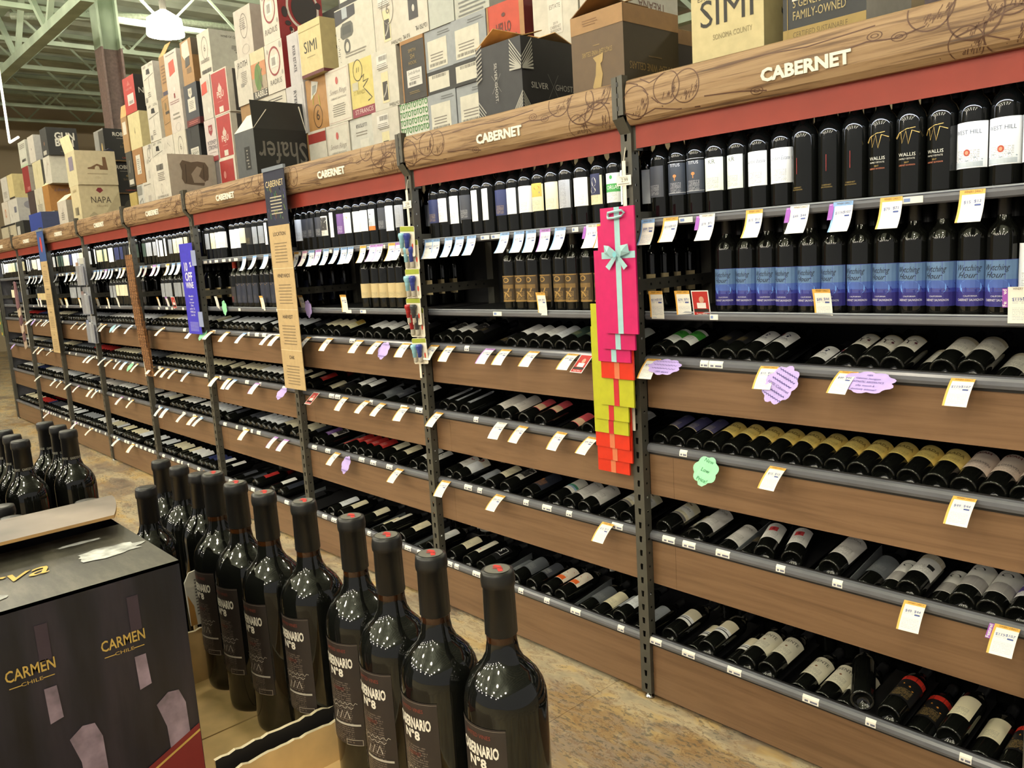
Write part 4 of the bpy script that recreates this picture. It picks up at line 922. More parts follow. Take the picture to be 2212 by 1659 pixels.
# bottle stopper cards
strip_of('clip_strip', 'white plastic clip strip holding bottle-stopper cards', -LB-.024, -.010, 1.93, 1.10, 1.868)
def stopper_card(px0, zt, zb, y, ca, cb, label, tilt=0):
    w = .106; x0 = XA(px0, y, (zt+zb)/2); h = zt-zb
    t = tag(empty('stopper_card', (x0+w/2, y, zb)), label, 'bottle stoppers', 'bottle stopper cards on the clip strip'); t.rotation_euler = (0, tilt, 0)
    bev = .006; MB().slab([(-w/2+bev, 0), (w/2-bev, 0), (w/2, bev), (w/2, h-bev), (w/2-bev, h), (-w/2+bev, h), (-w/2, h-bev), (-w/2, bev)], lambda u, v, q: (u, q, v), .0012, C((226, 218, 200))).build('card_back', t)
    b = MB(); f = lambda u, v, q=0: (u, -.0006-q, v); b.quad(f, -w/2+.002, h*.82, w/2-.002, h-.002, C((150, 160, 50))); b.quad(f, -w/2+.004, h*.70, -w/2+.02, h*.75, C((176, 186, 70)))
    b.text(f, 'OXO', w*.36, h*.18, .006, INK, rot=math.pi/2); b.disc(f, w*.34, h*.34, .006, .012, C((206, 80, 60))); b.build('card_print', t)
    for s, c in ((-.022, ca), (.017, cb)):
        q_ = h/.13*1.08; b = MB(); m = mat('stopper_%d_%d_%d' % c, c, .2, var=0)
        b.lathe([(r_*1.25, z_*q_) for r_, z_ in [(.002, .03), (.0075, .034), (.0075, .052), (.0085, .053), (.0085, .066)]], m, 14, (s, -.015, 0), cap0=True)
        b.lathe([(r_*1.25, z_*q_) for r_, z_ in [(.0085, .066), (.010, .070), (.0125, .080), (.0125, .086), (.010, .093), (.0075, .092), (.009, .086), (.007, .078), (.001, .077)]], m, 14, (s, -.015, 0)); b.build('stopper', t, True)
        MB().lathe([(.006, .008), (.009, .014), (.009, .036)], mat('stopper_plug', (176, 170, 158), .3, var=0), 12, (s, -.012, 0), cap0=True).build('stopper_plug', t, True)
BA, BB = (140, 190, 206), (48, 62, 140); RA, RB = (160, 34, 38), (60, 62, 66)
stopper_card(864, 1.775, 1.645, -.040, BA, BB, 'top stopper card, one pale-blue and one navy stopper', .06)
stopper_card(874, 1.715, 1.585, -.026, BA, BB, 'second stopper card from top, blue pair half hidden')
stopper_card(877, 1.590, 1.460, -.040, BA, BB, 'third stopper card from top, blue pair fully visible')
stopper_card(879, 1.462, 1.345, -.040, RA, RB, 'stopper card with red and charcoal stoppers, fully visible')
stopper_card(886, 1.42, 1.288, -.026, RA, RB, 'lower stopper card with red and charcoal pair, half hidden')
stopper_card(893, 1.285, 1.170, -.036, BA, BB, 'bottom stopper card, tilted, blue pair', -.06)
# banners
def banner(px, i, w, z0, z1, label, big=True, y=-.055):
    x = XA(px, y, (z0+z1)/2) if px else 0
    t = tag(empty('info_banner', (x, y, z0)), label, 'banner'); H = z1-z0; hz = H*.755
    f = lambda u, v, q=0: (u, -.0006-q, v)
    MB().box((-w/2, 0, 0), (w/2, .003, hz), C((188, 162, 120))).build('lower_board', t)
    MB().box((-w/2, 0, hz), (w/2, .003, H), C((30, 34, 56) if big else (52, 80, 140))).build('upper_board', t)
    MB().box((-w/2-.004, -.004, H-.004), (w/2+.004, .010, H+.016), mat('banner_clip', (120, 128, 140), .35, var=0)).build('clip_bar', t)
    b = MB(); R2 = random.Random(5)
    if big:
        b.text(f, 'CABERNET', 0, H-.075, .034, C((214, 196, 150)), maxw=w*.84)
        for k in range(40):
            u, v = R2.uniform(-w*.45, w*.45), R2.uniform(hz+.01, H-.10); c = R2.choice([(60, 120, 70), (40, 60, 120), (70, 60, 120), (110, 140, 60), (120, 80, 40)])
            if v > H-.16 or v < hz+.09: b.stroke(f, [(u, v), (u+R2.uniform(-.012, .012), v+R2.uniform(.01, .035))], .005, C(c), .0001)
        for k in range(6): b.quad(f, -w*.30+R2.uniform(0, .01), H-.145-.017*k, w*.30-R2.uniform(0, .01), H-.139-.017*k, C((180, 172, 150)), 1, .0003)
    else: b.disc(f, .0, H-.13, .035, .075, C((190, 60, 56)))
    for j, tx in enumerate(('LOCATION', 'VINEYARDS', 'HARVEST', 'OAK')):
        zt = hz-.02-j*hz/4
        b.text(f, tx, 0, zt-.028, .020 if big else .012, C((60, 48, 44)), bold=.02)
        for k in range(7): b.quad(f, -w*.33+R2.uniform(0, .014), zt-.078-.0165*k, w*.33-R2.uniform(0, .014), zt-.073-.0165*k, C((128, 110, 84)))
        if j: b.quad(f, -w/2, zt+.012, w/2, zt+.015, C((226, 206, 168)))
    b.build('print', t)
    return t
banner(614, 2, .235, .966, 2.146, 'tall tan Cabernet information banner with dark top')
banner(104, 6, .235, .945, 2.13, 'far tan information banner with blue and red top', False)
# blue discount sign
x = XA(411, -.03, 1.53); t = tag(empty('discount_sign', (x, -.03, 1.23)), 'tall blue-violet sign reading 10% off wine', 'sign'); H = .60; w = .215
MB().box((-w/2, 0, 0), (w/2, .003, H), C((60, 54, 190))).build('sign_board', t)
for zz in (.10, .50): MB().box((w/2-.02, -.003, zz-.05), (w/2+.05, -.001, zz+.05), mat('clear_clip', (150, 160, 200), .2, var=0)).build('clip', t)
f = lambda u, v, q=0: (u, -.0006-q, v); b = MB(); WT = C((226, 226, 240))
b.text(f, '10', -.03, H*.735, .058, WT, bold=.035, xs=.8); b.text(f, '%', .05, H*.76, .034, WT, bold=.03); b.text(f, 'OFF', 0, H*.625, .058, WT, bold=.035, xs=.85); b.text(f, 'WINE', 0, H*.535, .040, WT, bold=.03, xs=.9)
for k, tx in enumerate(('Mix and/or', 'match', '6 or more', '750ml', 'and/or 1.5L', 'WINES and', 'save 10%.')): b.text(f, tx, 0, H*.42-.021*k, .013, WT, bold=.01)
for k in range(8): b.quad(f, -.07, .02+.008*k, .07, .0235+.008*k, C((150, 148, 220)))
b.build('lettering', t)
# cork trivets on post 4
CORK = mat('cork', (140, 98, 60), .85, var=.18, vscale=90); CORKD = mat('cork_dark', (92, 60, 36), .85, var=.18, vscale=90)
strip_of('clip_strip', 'white clip strip holding overlapping cork mats', -4*LB-.02, -.008, 1.86, .86)
z = 1.80; n_ = 0; xb = -4.70
for k in range(14):
    zt = 1.80-.055*k; h = .27 if k < 12 else .22; x = xb-.002-.010*k if k < 5 else xb-.05-.003*(k-5)
    t = tag(empty('cork_mat', (x, -.085+.0055*k, zt-h)), 'brown cork mat on the hanging strip, %s from top' % ORD[k+1], 'cork mat', 'cork mats on the clip strip')
    b = MB(); W_ = .145; rows = 11
    for j in range(rows): b.box((-W_/2+W_*j/rows+.0008, -.003, .004*((j*3+k) % 3)), (-W_/2+W_*(j+1)/rows-.0008, .003, h-.003*((j+k) % 3)), CORK if (j+k) % 3 else CORKD)
    b.build('cork_strips', t)
    c = MB()
    for j in range(5): c.quad(lambda u, v, q=0: (u, -.0036, v), -W_*.45, h*.1+h*.19*j, W_*.45, h*.1+h*.19*j+.004, CORKD)
    c.build('grooves', t)
# clear brochure pockets on post 5
ACR = mat('clear_acrylic', (176, 180, 190), .12, var=0); ACR.node_tree.nodes['Principled BSDF'].inputs['Alpha'].default_value = .45
strip_of('clip_strip', 'white clip strip holding clear brochure pockets', -5*LB-.022, -.008, 1.87, 1.08)
for k, (px, zt, c) in enumerate(((177, 1.825, (150, 120, 100)), (189, 1.575, (130, 110, 110)), (200, 1.325, (120, 130, 160)))):
    x = XA(px, -.05, zt-.1); t = tag(empty('brochure_pocket', (x, -.05, zt-.235)), '%s clear plastic pocket on the hanging strip' % ('top', 'middle', 'bottom')[k], 'pocket', 'clear pockets on the clip strip')
    MB().box((-.11, .0, 0), (.11, .003, .235), ACR).build('back_sheet', t); MB().box((-.11, -.022, 0), (.11, -.020, .17), ACR).box((-.11, -.022, 0), (.11, .0, .003), ACR).build('front_sheet', t)
    for j, (u, c2) in enumerate(((-.07, c), (-.015, (206, 206, 210)), (.05, (110, 112, 126)))):
        MB().box((u-.028, -.018+.005*j, .004), (u+.028, -.014+.005*j, .20-.02*j), C(c2)).build('packet', t)
# mauve bags on post 7, green packets on post 8
strip_of('clip_strip', 'white clip strip holding thin mauve bags', -7*LB-.02, -.008, 1.86, .95)
for k in range(6):
    zt = 1.66-.09*k; t = tag(empty('mauve_bag', (-8.60-.012*k, -.06+.006*k, zt-.30)), 'thin mauve and tan hanging bag, %s from top' % ORD[k+1], 'gift bag', 'mauve bags on far strip')
    c = ((120, 84, 92), (196, 176, 150), (98, 66, 78), (206, 186, 166), (110, 80, 84), (180, 160, 140))[k]
    MB().slab([(-.05, .02), (0, 0), (.06, .03), (.045, .18), (.05, .30), (-.03, .31), (-.055, .17)], lambda u, v, q: (u+.05*v, q, v), .01, C(c)).build('bag_body', t)
    MB().stroke(lambda u, v, q=0: (u+.05*v, -.001, v), [(-.03, .02), (.01, .14), (-.01, .30)], .012, C((150, 120, 124))).build('fold', t)
strip_of('clip_strip', 'white clip strip holding green packets at the left edge', -8*LB-.02, -.008, 1.75, 1.02)
for k in range(4):
    t = tag(empty('green_packet', (-9.80, -.03+.004*k, 1.42-.13*k)), 'small green packet at left edge, %s from top' % ORD[k+1], 'packet', 'green packets on far strip')
    MB().slab([(-.05, 0), (.05, 0), (.055, .16), (-.055, .16)], lambda u, v, q: (u, q, v), .006, C((88, 104, 70))).build('packet_body', t); MB().quad(lambda u, v, q=0: (u, -.0008, v), -.04, .01, .02, .04, C((200, 160, 60))).build('packet_print', t)
# ================================================================== CASES ON TOP OF THE RACK
DZ = 2.115; LH = .288; YB = .36; YF = .03
BXN = [0]
BOXES = []      # back wall: (layer, x0, x1)
def face(b0, b1, side):
    x0, y0, z0 = b0; x1, y1, z1 = b1
    if side == 'f': return (lambda u, v, q=0: (x0+u*(x1-x0), y0-.0008-q, z0+v*(z1-z0))), x1-x0, z1-z0
    if side == 's': return (lambda u, v, q=0: (x1+.0008+q, y0+u*(y1-y0), z0+v*(z1-z0))), y1-y0, z1-z0
    return (lambda u, v, q=0: (x0+u*(x1-x0), y0+v*(y1-y0), z1+.0008+q)), x1-x0, y1-y0
def carton(label, b0, b1, cf, cs=None, decals=(), flaps=None, tape=True, open_=False, name='wine_case', tone=None):
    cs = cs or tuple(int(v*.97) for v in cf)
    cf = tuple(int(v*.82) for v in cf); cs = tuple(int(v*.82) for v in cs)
    x0, y0, z0 = b0; x1, y1, z1 = b1; ox, oy = (x0+x1)/2, (y0+y1)/2
    t = tag(empty(name, (ox, oy, z0)), label, 'carton', 'wine cases stacked on top of the shelving')
    L0 = (x0-ox, y0-oy, 0); L1 = (x1-ox, y1-oy, z1-z0); H = z1-z0
    b = MB(); mf, ms_ = C(cf, .6), C(cs, .6); X0, Y0, _ = L0; X1, Y1, _ = L1; e = .004
    v = [(X0, Y0, 0), (X1, Y0, 0), (X1, Y1, 0), (X0, Y1, 0), (X0, Y0, H), (X1, Y0, H), (X1, Y1, H), (X0, Y1, H)]
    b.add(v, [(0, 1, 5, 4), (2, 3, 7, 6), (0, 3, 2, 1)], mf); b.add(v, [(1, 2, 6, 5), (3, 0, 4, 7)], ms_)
    if not open_:
        b.add([(X0, Y0, H), (X1, Y0, H), (X1, oy-oy+.0-.002, H), (X0, -.002, H), (X0, .002, H), (X1, .002, H), (X1, Y1, H), (X0, Y1, H)], [(0, 1, 2, 3), (4, 5, 6, 7)], ms_)
        b.add([(X0, -.002, H-.003), (X1, -.002, H-.003), (X1, .002, H-.003), (X0, .002, H-.003)], [(0, 1, 2, 3)], CARD)
    b.build('carton_body', t)
    if tape and not open_:
        MB().box((-.025 if False else X0-.0006, -.022, H-.0), (X1+.0006, .022, H+.0006), mat('clear_tape', (200, 186, 150), .2, var=0)).build('tape', t)
    for fl in (flaps or ()):       # (edge, length, angle from upright outwards)
        ed, ln, an = fl[:3]; a = math.radians(an); c = C(fl[3]) if len(fl) > 3 else CARD; q = MB(); th = .003
        if ed == 'f': P = [(X0, Y0, H), (X1, Y0, H)]; d = Vector((0, -math.sin(a), math.cos(a)))
        elif ed == 's': P = [(X1, Y0, H), (X1, Y1, H)]; d = Vector((math.sin(a), 0, math.cos(a)))
        elif ed == 'b': P = [(X1, Y1, H), (X0, Y1, H)]; d = Vector((0, math.sin(a), math.cos(a)))
        else: P = [(X0, Y1, H), (X0, Y0, H)]; d = Vector((-math.sin(a), 0, math.cos(a)))
        p0, p1 = Vector(P[0]), Vector(P[1]); nrm = (p1-p0).cross(d).normalized()*th
        q.add([p0, p1, p1+d*ln, p0+d*ln, p0-nrm, p1-nrm, p1+d*ln-nrm, p0+d*ln-nrm], [(0, 1, 2, 3), (7, 6, 5, 4), (0, 4, 5, 1), (1, 5, 6, 2), (2, 6, 7, 3), (3, 7, 4, 0)], c); q.build('flap', t)
    if decals:
        pr_ = MB(); lt = MB(); CC = lambda c_: C(tuple(int(v_*.82) for v_ in c_))
        for j, d in enumerate(decals):
            mp, Wd, Hd = face(L0, L1, d[0]); off = .0002+.0001*j; k = d[1]
            if k == 'r': pr_.quad(mp, d[2], d[3], d[4], d[5], CC(d[6]), 1, off)
            elif k == 'd': pr_.disc(mp, d[2], d[3], d[4]/Wd, d[5]/Hd, CC(d[6]), 24, off)
            elif k == 'o': pr_.disc(mp, d[2], d[3], d[4]/Wd, d[5]/Hd, CC(d[6]), 30, off, d[7])
            elif k == 'p': pr_.add([mp(a, c, off) for a, c in d[2]], [tuple(range(len(d[2])))], CC(d[3]))
            elif k == 'l':
                m2 = lambda u, v, q=0, mp=mp, Wd=Wd, Hd=Hd: mp(u/Wd, v/Hd, q); pr_.stroke(m2, [(a*Wd, c*Hd) for a, c in d[2]], d[3], CC(d[4]), off)
            elif k == 'b':      # bar code
                R2 = random.Random(j); u = d[2]
                while u < d[4]-.005:
                    wv = R2.uniform(.006, .02); pr_.quad(mp, u, d[3], min(d[4], u+wv), d[5], CC((60, 58, 56)), 1, off); u += wv+R2.uniform(.006, .018)
            elif k == 'g':      # grey lines of small print: u0, v0, u1, v1, n
                n = d[6]; R2 = random.Random(j+3)
                for i_ in range(n):
                    v = d[5]-(d[5]-d[3])*(i_+.5)/n; h_ = (d[5]-d[3])/n*.4; pr_.quad(mp, d[2]+R2.uniform(0, .06), v-h_/2, d[4]-R2.uniform(0, .08), v+h_/2, CC(d[7] if len(d) > 7 else (140, 134, 126)), 1, off)
            elif k == 't':
                kw = d[7] if len(d) > 7 else {}
                m2 = lambda u, v, q=0, mp=mp, Wd=Wd, Hd=Hd: mp(u/Wd, v/Hd, q); kw = dict(kw)
                if 'maxw' in kw: kw['maxw'] *= Wd
                lt.text(m2, d[2], d[3]*Wd, d[4]*Hd, d[5]*Hd, CC(d[6]), w=off, **kw)
        if pr_.v: pr_.build('printed_panel', t)
        if lt.v: lt.build('lettering', t)
    return t
WH = (226, 220, 206); GRY = (196, 198, 194); LG = (206, 208, 202); KR = (172, 128, 78); BK = (34, 34, 36); RD = (186, 58, 54); CRM = (224, 212, 166); CH = (64, 62, 60)
BWALL = []
def bw(layer, pl, pr, label, cf, cs=None, dec=(), flaps=None, h=LH, dy=0, dep=.30):
    z1 = DZ+LH*layer; z0 = z1-LH; y = YB+dy
    BWALL.append([layer, XA(pl, y, z1), XA(pr, y, z1), label, cf, cs, dec, flaps, z0, z0+h-.001, y, dep])
def six(c=(120, 112, 104)): return [('f', 'o', .55, .62, .05, .075, c, .93), ('f', 't', '6', .55, .6, .16, c)]
small = lambda v0=.12, v1=.4, n=5, c=(150, 144, 134): ('f', 'g', .2, v0, .8, v1, n, c)
vert = [('f', 'r', .34, .1, .62, .62, (232, 222, 180)), ('f', 'r', .38, .14, .58, .46, (70, 66, 62)), ('f', 'l', [(.40, .2), (.5, .28), (.56, .40)], .008, (190, 186, 176)), ('f', 'r', .2, .70, .62, .92, (236, 234, 228)), ('f', 'b', .3, .82, .6, .9), ('f', 'g', .2, .66, .66, .78, 4), ('f', 't', '12x750ml', .8, .05, .06, (90, 86, 80), dict(flip=True))]
grey = [('f', 'r', .10, .40, .80, .84, (226, 222, 208)), ('f', 'b', .14, .43, .74, .48), ('f', 'g', .15, .5, .72, .64, 3), ('f', 'g', .45, .88, .96, .95, 2, (120, 124, 128)), ('f', 'r', 0, 0, 1, .36, (44, 44, 46)), ('f', 'r', .06, .05, .82, .30, (226, 222, 208)), ('f', 'b', .2, .24, .7, .29)]
BLK = (28, 28, 30)
# right group
bw(3, 975, 1049, 'pale grey case above the grey labelled case, touching the frame top', (198, 200, 192), None, [('f', 'g', .1, .0, .9, .25, 4, (120, 122, 120))])
bw(2, 975, 1049, 'blue-grey case with white label and black band, left of the orange case', (164, 170, 176), None, grey)
bw(1, 985, 1055, 'blue-grey case directly left of the black chevron case', (164, 170, 176), None, grey)
bw(3, 921, 974, 'plain pale grey case above the left blue-grey case', (196, 200, 194))
bw(2, 915.6, 974, 'blue-grey case with black band, right of the charcoal gold-crest case', (164, 170, 176), None, grey)
bw(1, 924, 984, 'blue-grey case right of the green patterned case', (164, 170, 176), None, grey)
bw(2, 865, 915, 'charcoal gold-crest case with white sticker and tan edges', CH, KR, [('f', 'r', 0, 0, .05, 1, KR), ('f', 'r', 0, .94, 1, 1, KR), ('f', 't', 'SMITH', .5, .80, .055, (176, 152, 92)), ('f', 't', 'SH', .5, .70, .08, (176, 152, 92)), ('f', 't', 'HOOK', .5, .60, .055, (176, 152, 92)), ('f', 'r', .22, .22, .86, .50, (230, 228, 222)), ('f', 't', 'Smith & Hook', .54, .44, .055, (50, 48, 46), dict(maxw=.52)), ('f', 'b', .30, .25, .6, .30), ('f', 'g', .3, .32, .8, .38, 2), ('f', 'g', .25, .1, .75, .15, 2, (150, 130, 84))])
TOTO = [('f', 't', 'TOTOTOTOTO', .5, .93-.135*k, .10, (62, 140, 62), dict(maxw=1.0, bold=.03)) for k in range(4)]
bw(1, 863, 923, 'green and white letter-patterned case', (224, 226, 214), None, TOTO+[('f', 'r', 0, .0, 1, .42, (62, 140, 62)), ('f', 'r', .24, .02, .86, .36, (236, 236, 228)), ('f', 't', 'TO20CS', .55, .30, .07, (50, 50, 48)), ('f', 'b', .32, .06, .8, .22), ('f', 't', 'T', .12, .25, .18, (236, 236, 228), dict(bold=.03))])
bw(3, 860, 919, 'white case with tall black stripe marked 12x750 ML', (222, 218, 206), None, [('f', 'r', .32, .28, .66, 1, (64, 64, 68)), ('f', 'd', .5, .45, .01, .016, (220, 216, 206)), ('f', 't', '12x750 ML', .74, .12, .075, (56, 54, 50), dict(flip=True, maxw=.42)), ('f', 't', '9.0 ML', .18, .06, .07, (56, 54, 50), dict(flip=True, maxw=.26))])
bw(3, 803, 859, 'white case with tall picture label, topmost of three', (220, 214, 200), None, vert+six())
bw(2, 803, 856, 'white case with tall picture label, middle of three', (220, 216, 204), (196, 192, 182), vert)
bw(1, 804, 861, 'white case with tall picture label, lowest of three', (216, 212, 200), None, vert)
bw(2, 753.7, 802.5, 'pale yellow case with scribbled marker', (226, 210, 130), None, [('f', 'r', 0, 0, 1, .16, (150, 62, 80)), ('f', 't', 'ST.FRANCIS', .52, .08, .085, (226, 206, 200), dict(maxw=.8)), ('f', 'o', .36, .82, .045, .055, (60, 58, 60), .92), ('f', 't', '11', .36, .82, .09, (60, 58, 60), dict(shear=.2)), ('f', 'l', [(.5, .68), (.62, .72), (.56, .6), (.8, .62), (.55, .5), (.68, .42), (.9, .28), (.72, .24)], .006, (60, 58, 60)), ('f', 't', 'ST. FRANCIS', .36, .42, .07, (176, 160, 90), dict(maxw=.5)), ('f', 'r', .08, .48, .34, .62, (206, 202, 180))])
bw(1, 754, 803, 'pale grey case below the pale yellow case', (212, 212, 204), None, [('f', 't', 'LL07S9S8', .5, .86, .07, (70, 70, 70), dict(flip=True, maxw=.5)), ('f', 'r', .4, .3, .78, .6, (224, 222, 212)), small(.66, .76, 2)])
rings = [('f', 'd', .48, .78, .014, .02, (206, 104, 100)), ('f', 't', 'Seven Rings', .5, .58, .10, (176, 168, 160), dict(shear=.4, maxw=.74)), ('f', 't', 'CABERNET SAUVIGNON', .5, .46, .04, (150, 144, 136), dict(maxw=.66)), small(.12, .36, 6), ('f', 'l', [(.04, .03), (.04, .95), (.96, .97), (.96, .04), (.04, .03)], .002, (206, 168, 160))]
bw(2, 703, 752.5, 'white case with coral dot, upper of two', (230, 224, 210), None, rings)
bw(1, 705, 753, 'white case with coral dot, lower of two', (224, 220, 208), None, rings)
bw(3, 721, 801.5, 'wide white case with grey window and navy corner tape', (220, 216, 202), (190, 188, 176), [('f', 'p', [(0, .72), (0, .98), (.55, .98), (.55, .80)], (54, 56, 64)), ('f', 'r', .20, .80, .34, .99, (176, 186, 194)), ('f', 'p', [(.12, .5), (.14, .66), (.2, .72), (.42, .72), (.47, .66), (.47, .52), (.42, .46), (.18, .44)], (94, 96, 90)), ('f', 'r', .18, .52, .42, .66, (74, 76, 74)), ('f', 't', 'THE COUNSELOR', .08, .28, .05, (110, 108, 100), dict(rot=-math.pi/2)) if False else ('f', 'g', .04, .05, .10, .5, 12, (120, 118, 110)), ('f', 'o', .28, .30, .03, .04, (90, 90, 86), .6), small(.1, .2, 2)])
bw(4, 690, 730, 'black case with small white lettering, half hidden near frame top', (52, 50, 46), None, [('f', 't', 'BLACK LABEL', .4, .25, .1, (210, 206, 196), dict(maxw=.8))], h=.16, dy=.25)
bw(4, 722, 770, 'dark low case with white paper tags at frame top', (44, 44, 46), None, [('f', 'r', .06, .3, .5, .8, (226, 222, 210)), ('f', 'g', .1, .4, .45, .75, 4), ('f', 'r', .55, .5, .95, 1, (226, 222, 210))], h=.13, dy=.03)
bw(3, 643, 689.5, 'small cream case with big letters and dark red base, in the wall of cases', (224, 208, 154), (200, 184, 132), [('f', 't', 'SIMI', .5, .52, .22, (40, 38, 36), dict(maxw=.78)), ('f', 'g', .3, .34, .7, .37, 1, (170, 156, 112)), ('f', 'r', 0, 0, 1, .06, (104, 40, 46)), ('s', 'r', 0, 0, 1, .06, (104, 40, 46)), ('s', 't', 'SIMI', .55, .55, .32, (40, 38, 36), dict(align='c', maxw=1.2)) if False else ('s', 't', 'S', .40, .55, .36, (40, 38, 36)), ('f', 'r', 0, .86, 1, .87, (196, 180, 130))], dy=-.03)
bw(2, 657, 701.5, 'brown cardboard case with circled 6, below the small cream case', (182, 136, 84), None, [('f', 'p', [(.2, .60), (.5, .72), (.62, .90), (.3, .96)], (222, 220, 212)), ('f', 'p', [(.28, .68), (.48, .74), (.52, .86), (.33, .86)], (150, 152, 150)), ('f', 'o', .48, .26, .05, .065, (70, 56, 44), .93), ('f', 't', '6', .48, .26, .2, (70, 56, 44)), ('f', 'l', [(.3, .5), (.32, .64), (.36, .70)], .006, (176, 180, 60)), ('f', 'l', [(.62, .45), (.58, .66)], .006, (176, 180, 60))])
bw(1, 667, 704, 'white case with red top stripe, left of the lower coral-dot case', (214, 210, 198), None, [('f', 'r', 0, .76, 1, .95, (156, 50, 44)), ('f', 'd', .62, .1, .02, .03, (110, 96, 60))])
rv = [('f', 't', 'RYER ESTATE', .48, .5, .115, (76, 74, 82), dict(rot=-math.pi/2, maxw=1.05, bold=.02)), ('f', 'l', [(.9, .04), (.9, .96)], .002, (150, 150, 154))]
bw(3, 617, 642, 'lavender-white case with vertical lettering, upper of two', (206, 202, 204), None, rv)
bw(2, 618, 656, 'lavender-white case with vertical lettering, lower of two', (208, 204, 206), None, rv)
rad = [('f', 'o', .5, .62, .075, .085, (150, 50, 54), .86), ('f', 'r', .30, .50, .70, .74, (234, 230, 220)), ('f', 'b', .36, .54, .56, .70), ('f', 't', 'RADIUS', .5, .2, .11, (110, 106, 100), dict(maxw=.74, shear=.1)), ('f', 'd', .15, .85, .01, .014, (176, 172, 164)), ('f', 'd', .88, .9, .014, .02, (176, 172, 164)), ('f', 'd', .9, .35, .01, .014, (176, 172, 164))]
bw(4, 561.7, 596.5, 'large red and white case with black splash at the frame top', (226, 218, 204), (150, 40, 42), rad+[('s', 'o', .55, .62, .11, .125, (220, 206, 196), .87), ('s', 'd', .58, .6, .085, .095, (44, 36, 36)), ('s', 't', 'RADIUS', .55, .14, .13, (226, 216, 206), dict(maxw=.8)), ('s', 'd', .2, .3, .02, .014, (44, 30, 30)), ('s', 'd', .14, .5, .02, .03, (44, 30, 30)), ('s', 'd', .9, .7, .02, .02, (44, 30, 30)), ('s', 'd', .25, .2, .01, .014, (44, 30, 30))], h=.31)
bw(3, 571.5, 609, 'white case with wine-ring print, below the large one', (222, 216, 204), (150, 40, 42), rad)
bw(3, 539.5, 570, 'colourful case with green and orange artwork', (176, 160, 140), None, [('f', 'r', 0, .75, 1, 1, (216, 206, 166)), ('f', 'r', 0, .45, 1, .75, (206, 140, 96)), ('f', 'd', .45, .45, .05, .08, (96, 130, 62)), ('f', 'l', [(.3, .2), (.5, .5), (.4, .68), (.62, .74)], .012, (84, 116, 56)), ('f', 'l', [(.7, .2), (.55, .42), (.75, .6)], .010, (96, 84, 70)), ('f', 'r', 0, 0, 1, .17, (54, 52, 48)), ('f', 't', 'RABBLE', .55, .08, .13, (216, 210, 196), dict(maxw=.84, bold=.03))])
bw(4, 501.5, 537, 'tall white case marked with a 6, left of the black-splash case', (210, 202, 190), (186, 176, 166), six()+[('f', 'g', .3, .55, .7, .8, 6), ('f', 'o', .55, .14, .05, .03, (170, 164, 154), .92), ('s', 't', 'ROTH', .75, .7, .12, (130, 120, 112), dict(maxw=.5))], h=.292)
bw(3, 507, 539, 'white case with serif name and small print, left of colourful case', (214, 208, 196), None, [('f', 't', 'ROTH', .52, .84, .13, (64, 58, 52), dict(maxw=.66)), ('f', 'g', .35, .4, .75, .7, 8), ('f', 'r', .3, .38, .5, .46, (150, 146, 140)), ('f', 'l', [(.12, .9), (.2, .8), (.14, .7), (.1, .6)], .003, (130, 124, 116))])
bw(2, 542, 616, 'white case half hidden behind the black upside-down box', (216, 210, 196), None, [('f', 'g', .5, .82, .95, .92, 2, (90, 86, 80))])
bw(4, 423.5, 449, 'large white case with long grey side', (222, 216, 202), (196, 194, 184), six()+[('f', 'g', .1, .3, .9, .38, 3, (80, 78, 74)), ('f', 'b', .14, .05, .9, .14), ('s', 't', 'WINE OF CALIFORNIA', .60, .86, .055, (84, 80, 74), dict(maxw=.66)), ('s', 'g', .5, .55, .9, .68, 4, (110, 106, 100)), ('s', 'b', .6, .5, .9, .54), ('s', 'r', .82, .22, 1, .36, (170, 44, 44))])
pj = [('f', 'r', .04, .03, .95, .97, (182, 56, 56)), ('f', 't', 'PEJU', .5, .44, .14, (232, 220, 206), dict(maxw=.56, bold=.03)), ('f', 'p', [(.36, .54), (.5, .72), (.64, .54)], (224, 190, 180)), ('f', 'd', .5, .58, .03, .02, (224, 200, 190)), ('f', 'r', .36, .05, .62, .18, (230, 224, 210)), ('f', 'g', .3, .28, .7, .31, 1, (210, 130, 120)), ('s', 'r', .14, .03, 1, .97, (74, 70, 66)), ('s', 'd', .5, .6, .05, .05, (120, 116, 110)), ('s', 'd', .7, .3, .06, .04, (50, 48, 46))]
bw(3, 454, 487.7, 'red white-bordered case, uppermost of three', (226, 220, 206), (220, 214, 200), pj)
bw(2, 465, 496.7, 'red white-bordered case, middle of three', (226, 220, 206), (220, 214, 200), pj)
bw(1, 474.5, 508, 'red case with pale text lines, lowest of the red ones', (226, 220, 206), (220, 214, 200), [('f', 'r', .04, .03, .9, .95, (176, 56, 54)), ('f', 'd', .3, .62, .02, .025, (222, 150, 140)), ('f', 'g', .25, .2, .8, .42, 5, (206, 110, 104))])
bw(3, 432.6, 453, 'white case with orange-red notice, left of the upper red case', (216, 210, 200), None, [('f', 'p', [(.05, .58), (.1, .84), (.62, .88), (.64, .62)], (222, 84, 66)), ('f', 'd', .62, .2, .012, .02, (240, 236, 226)), ('f', 'l', [(.7, .6), (.85, .75), (.75, .9)], .003, (130, 124, 120))])
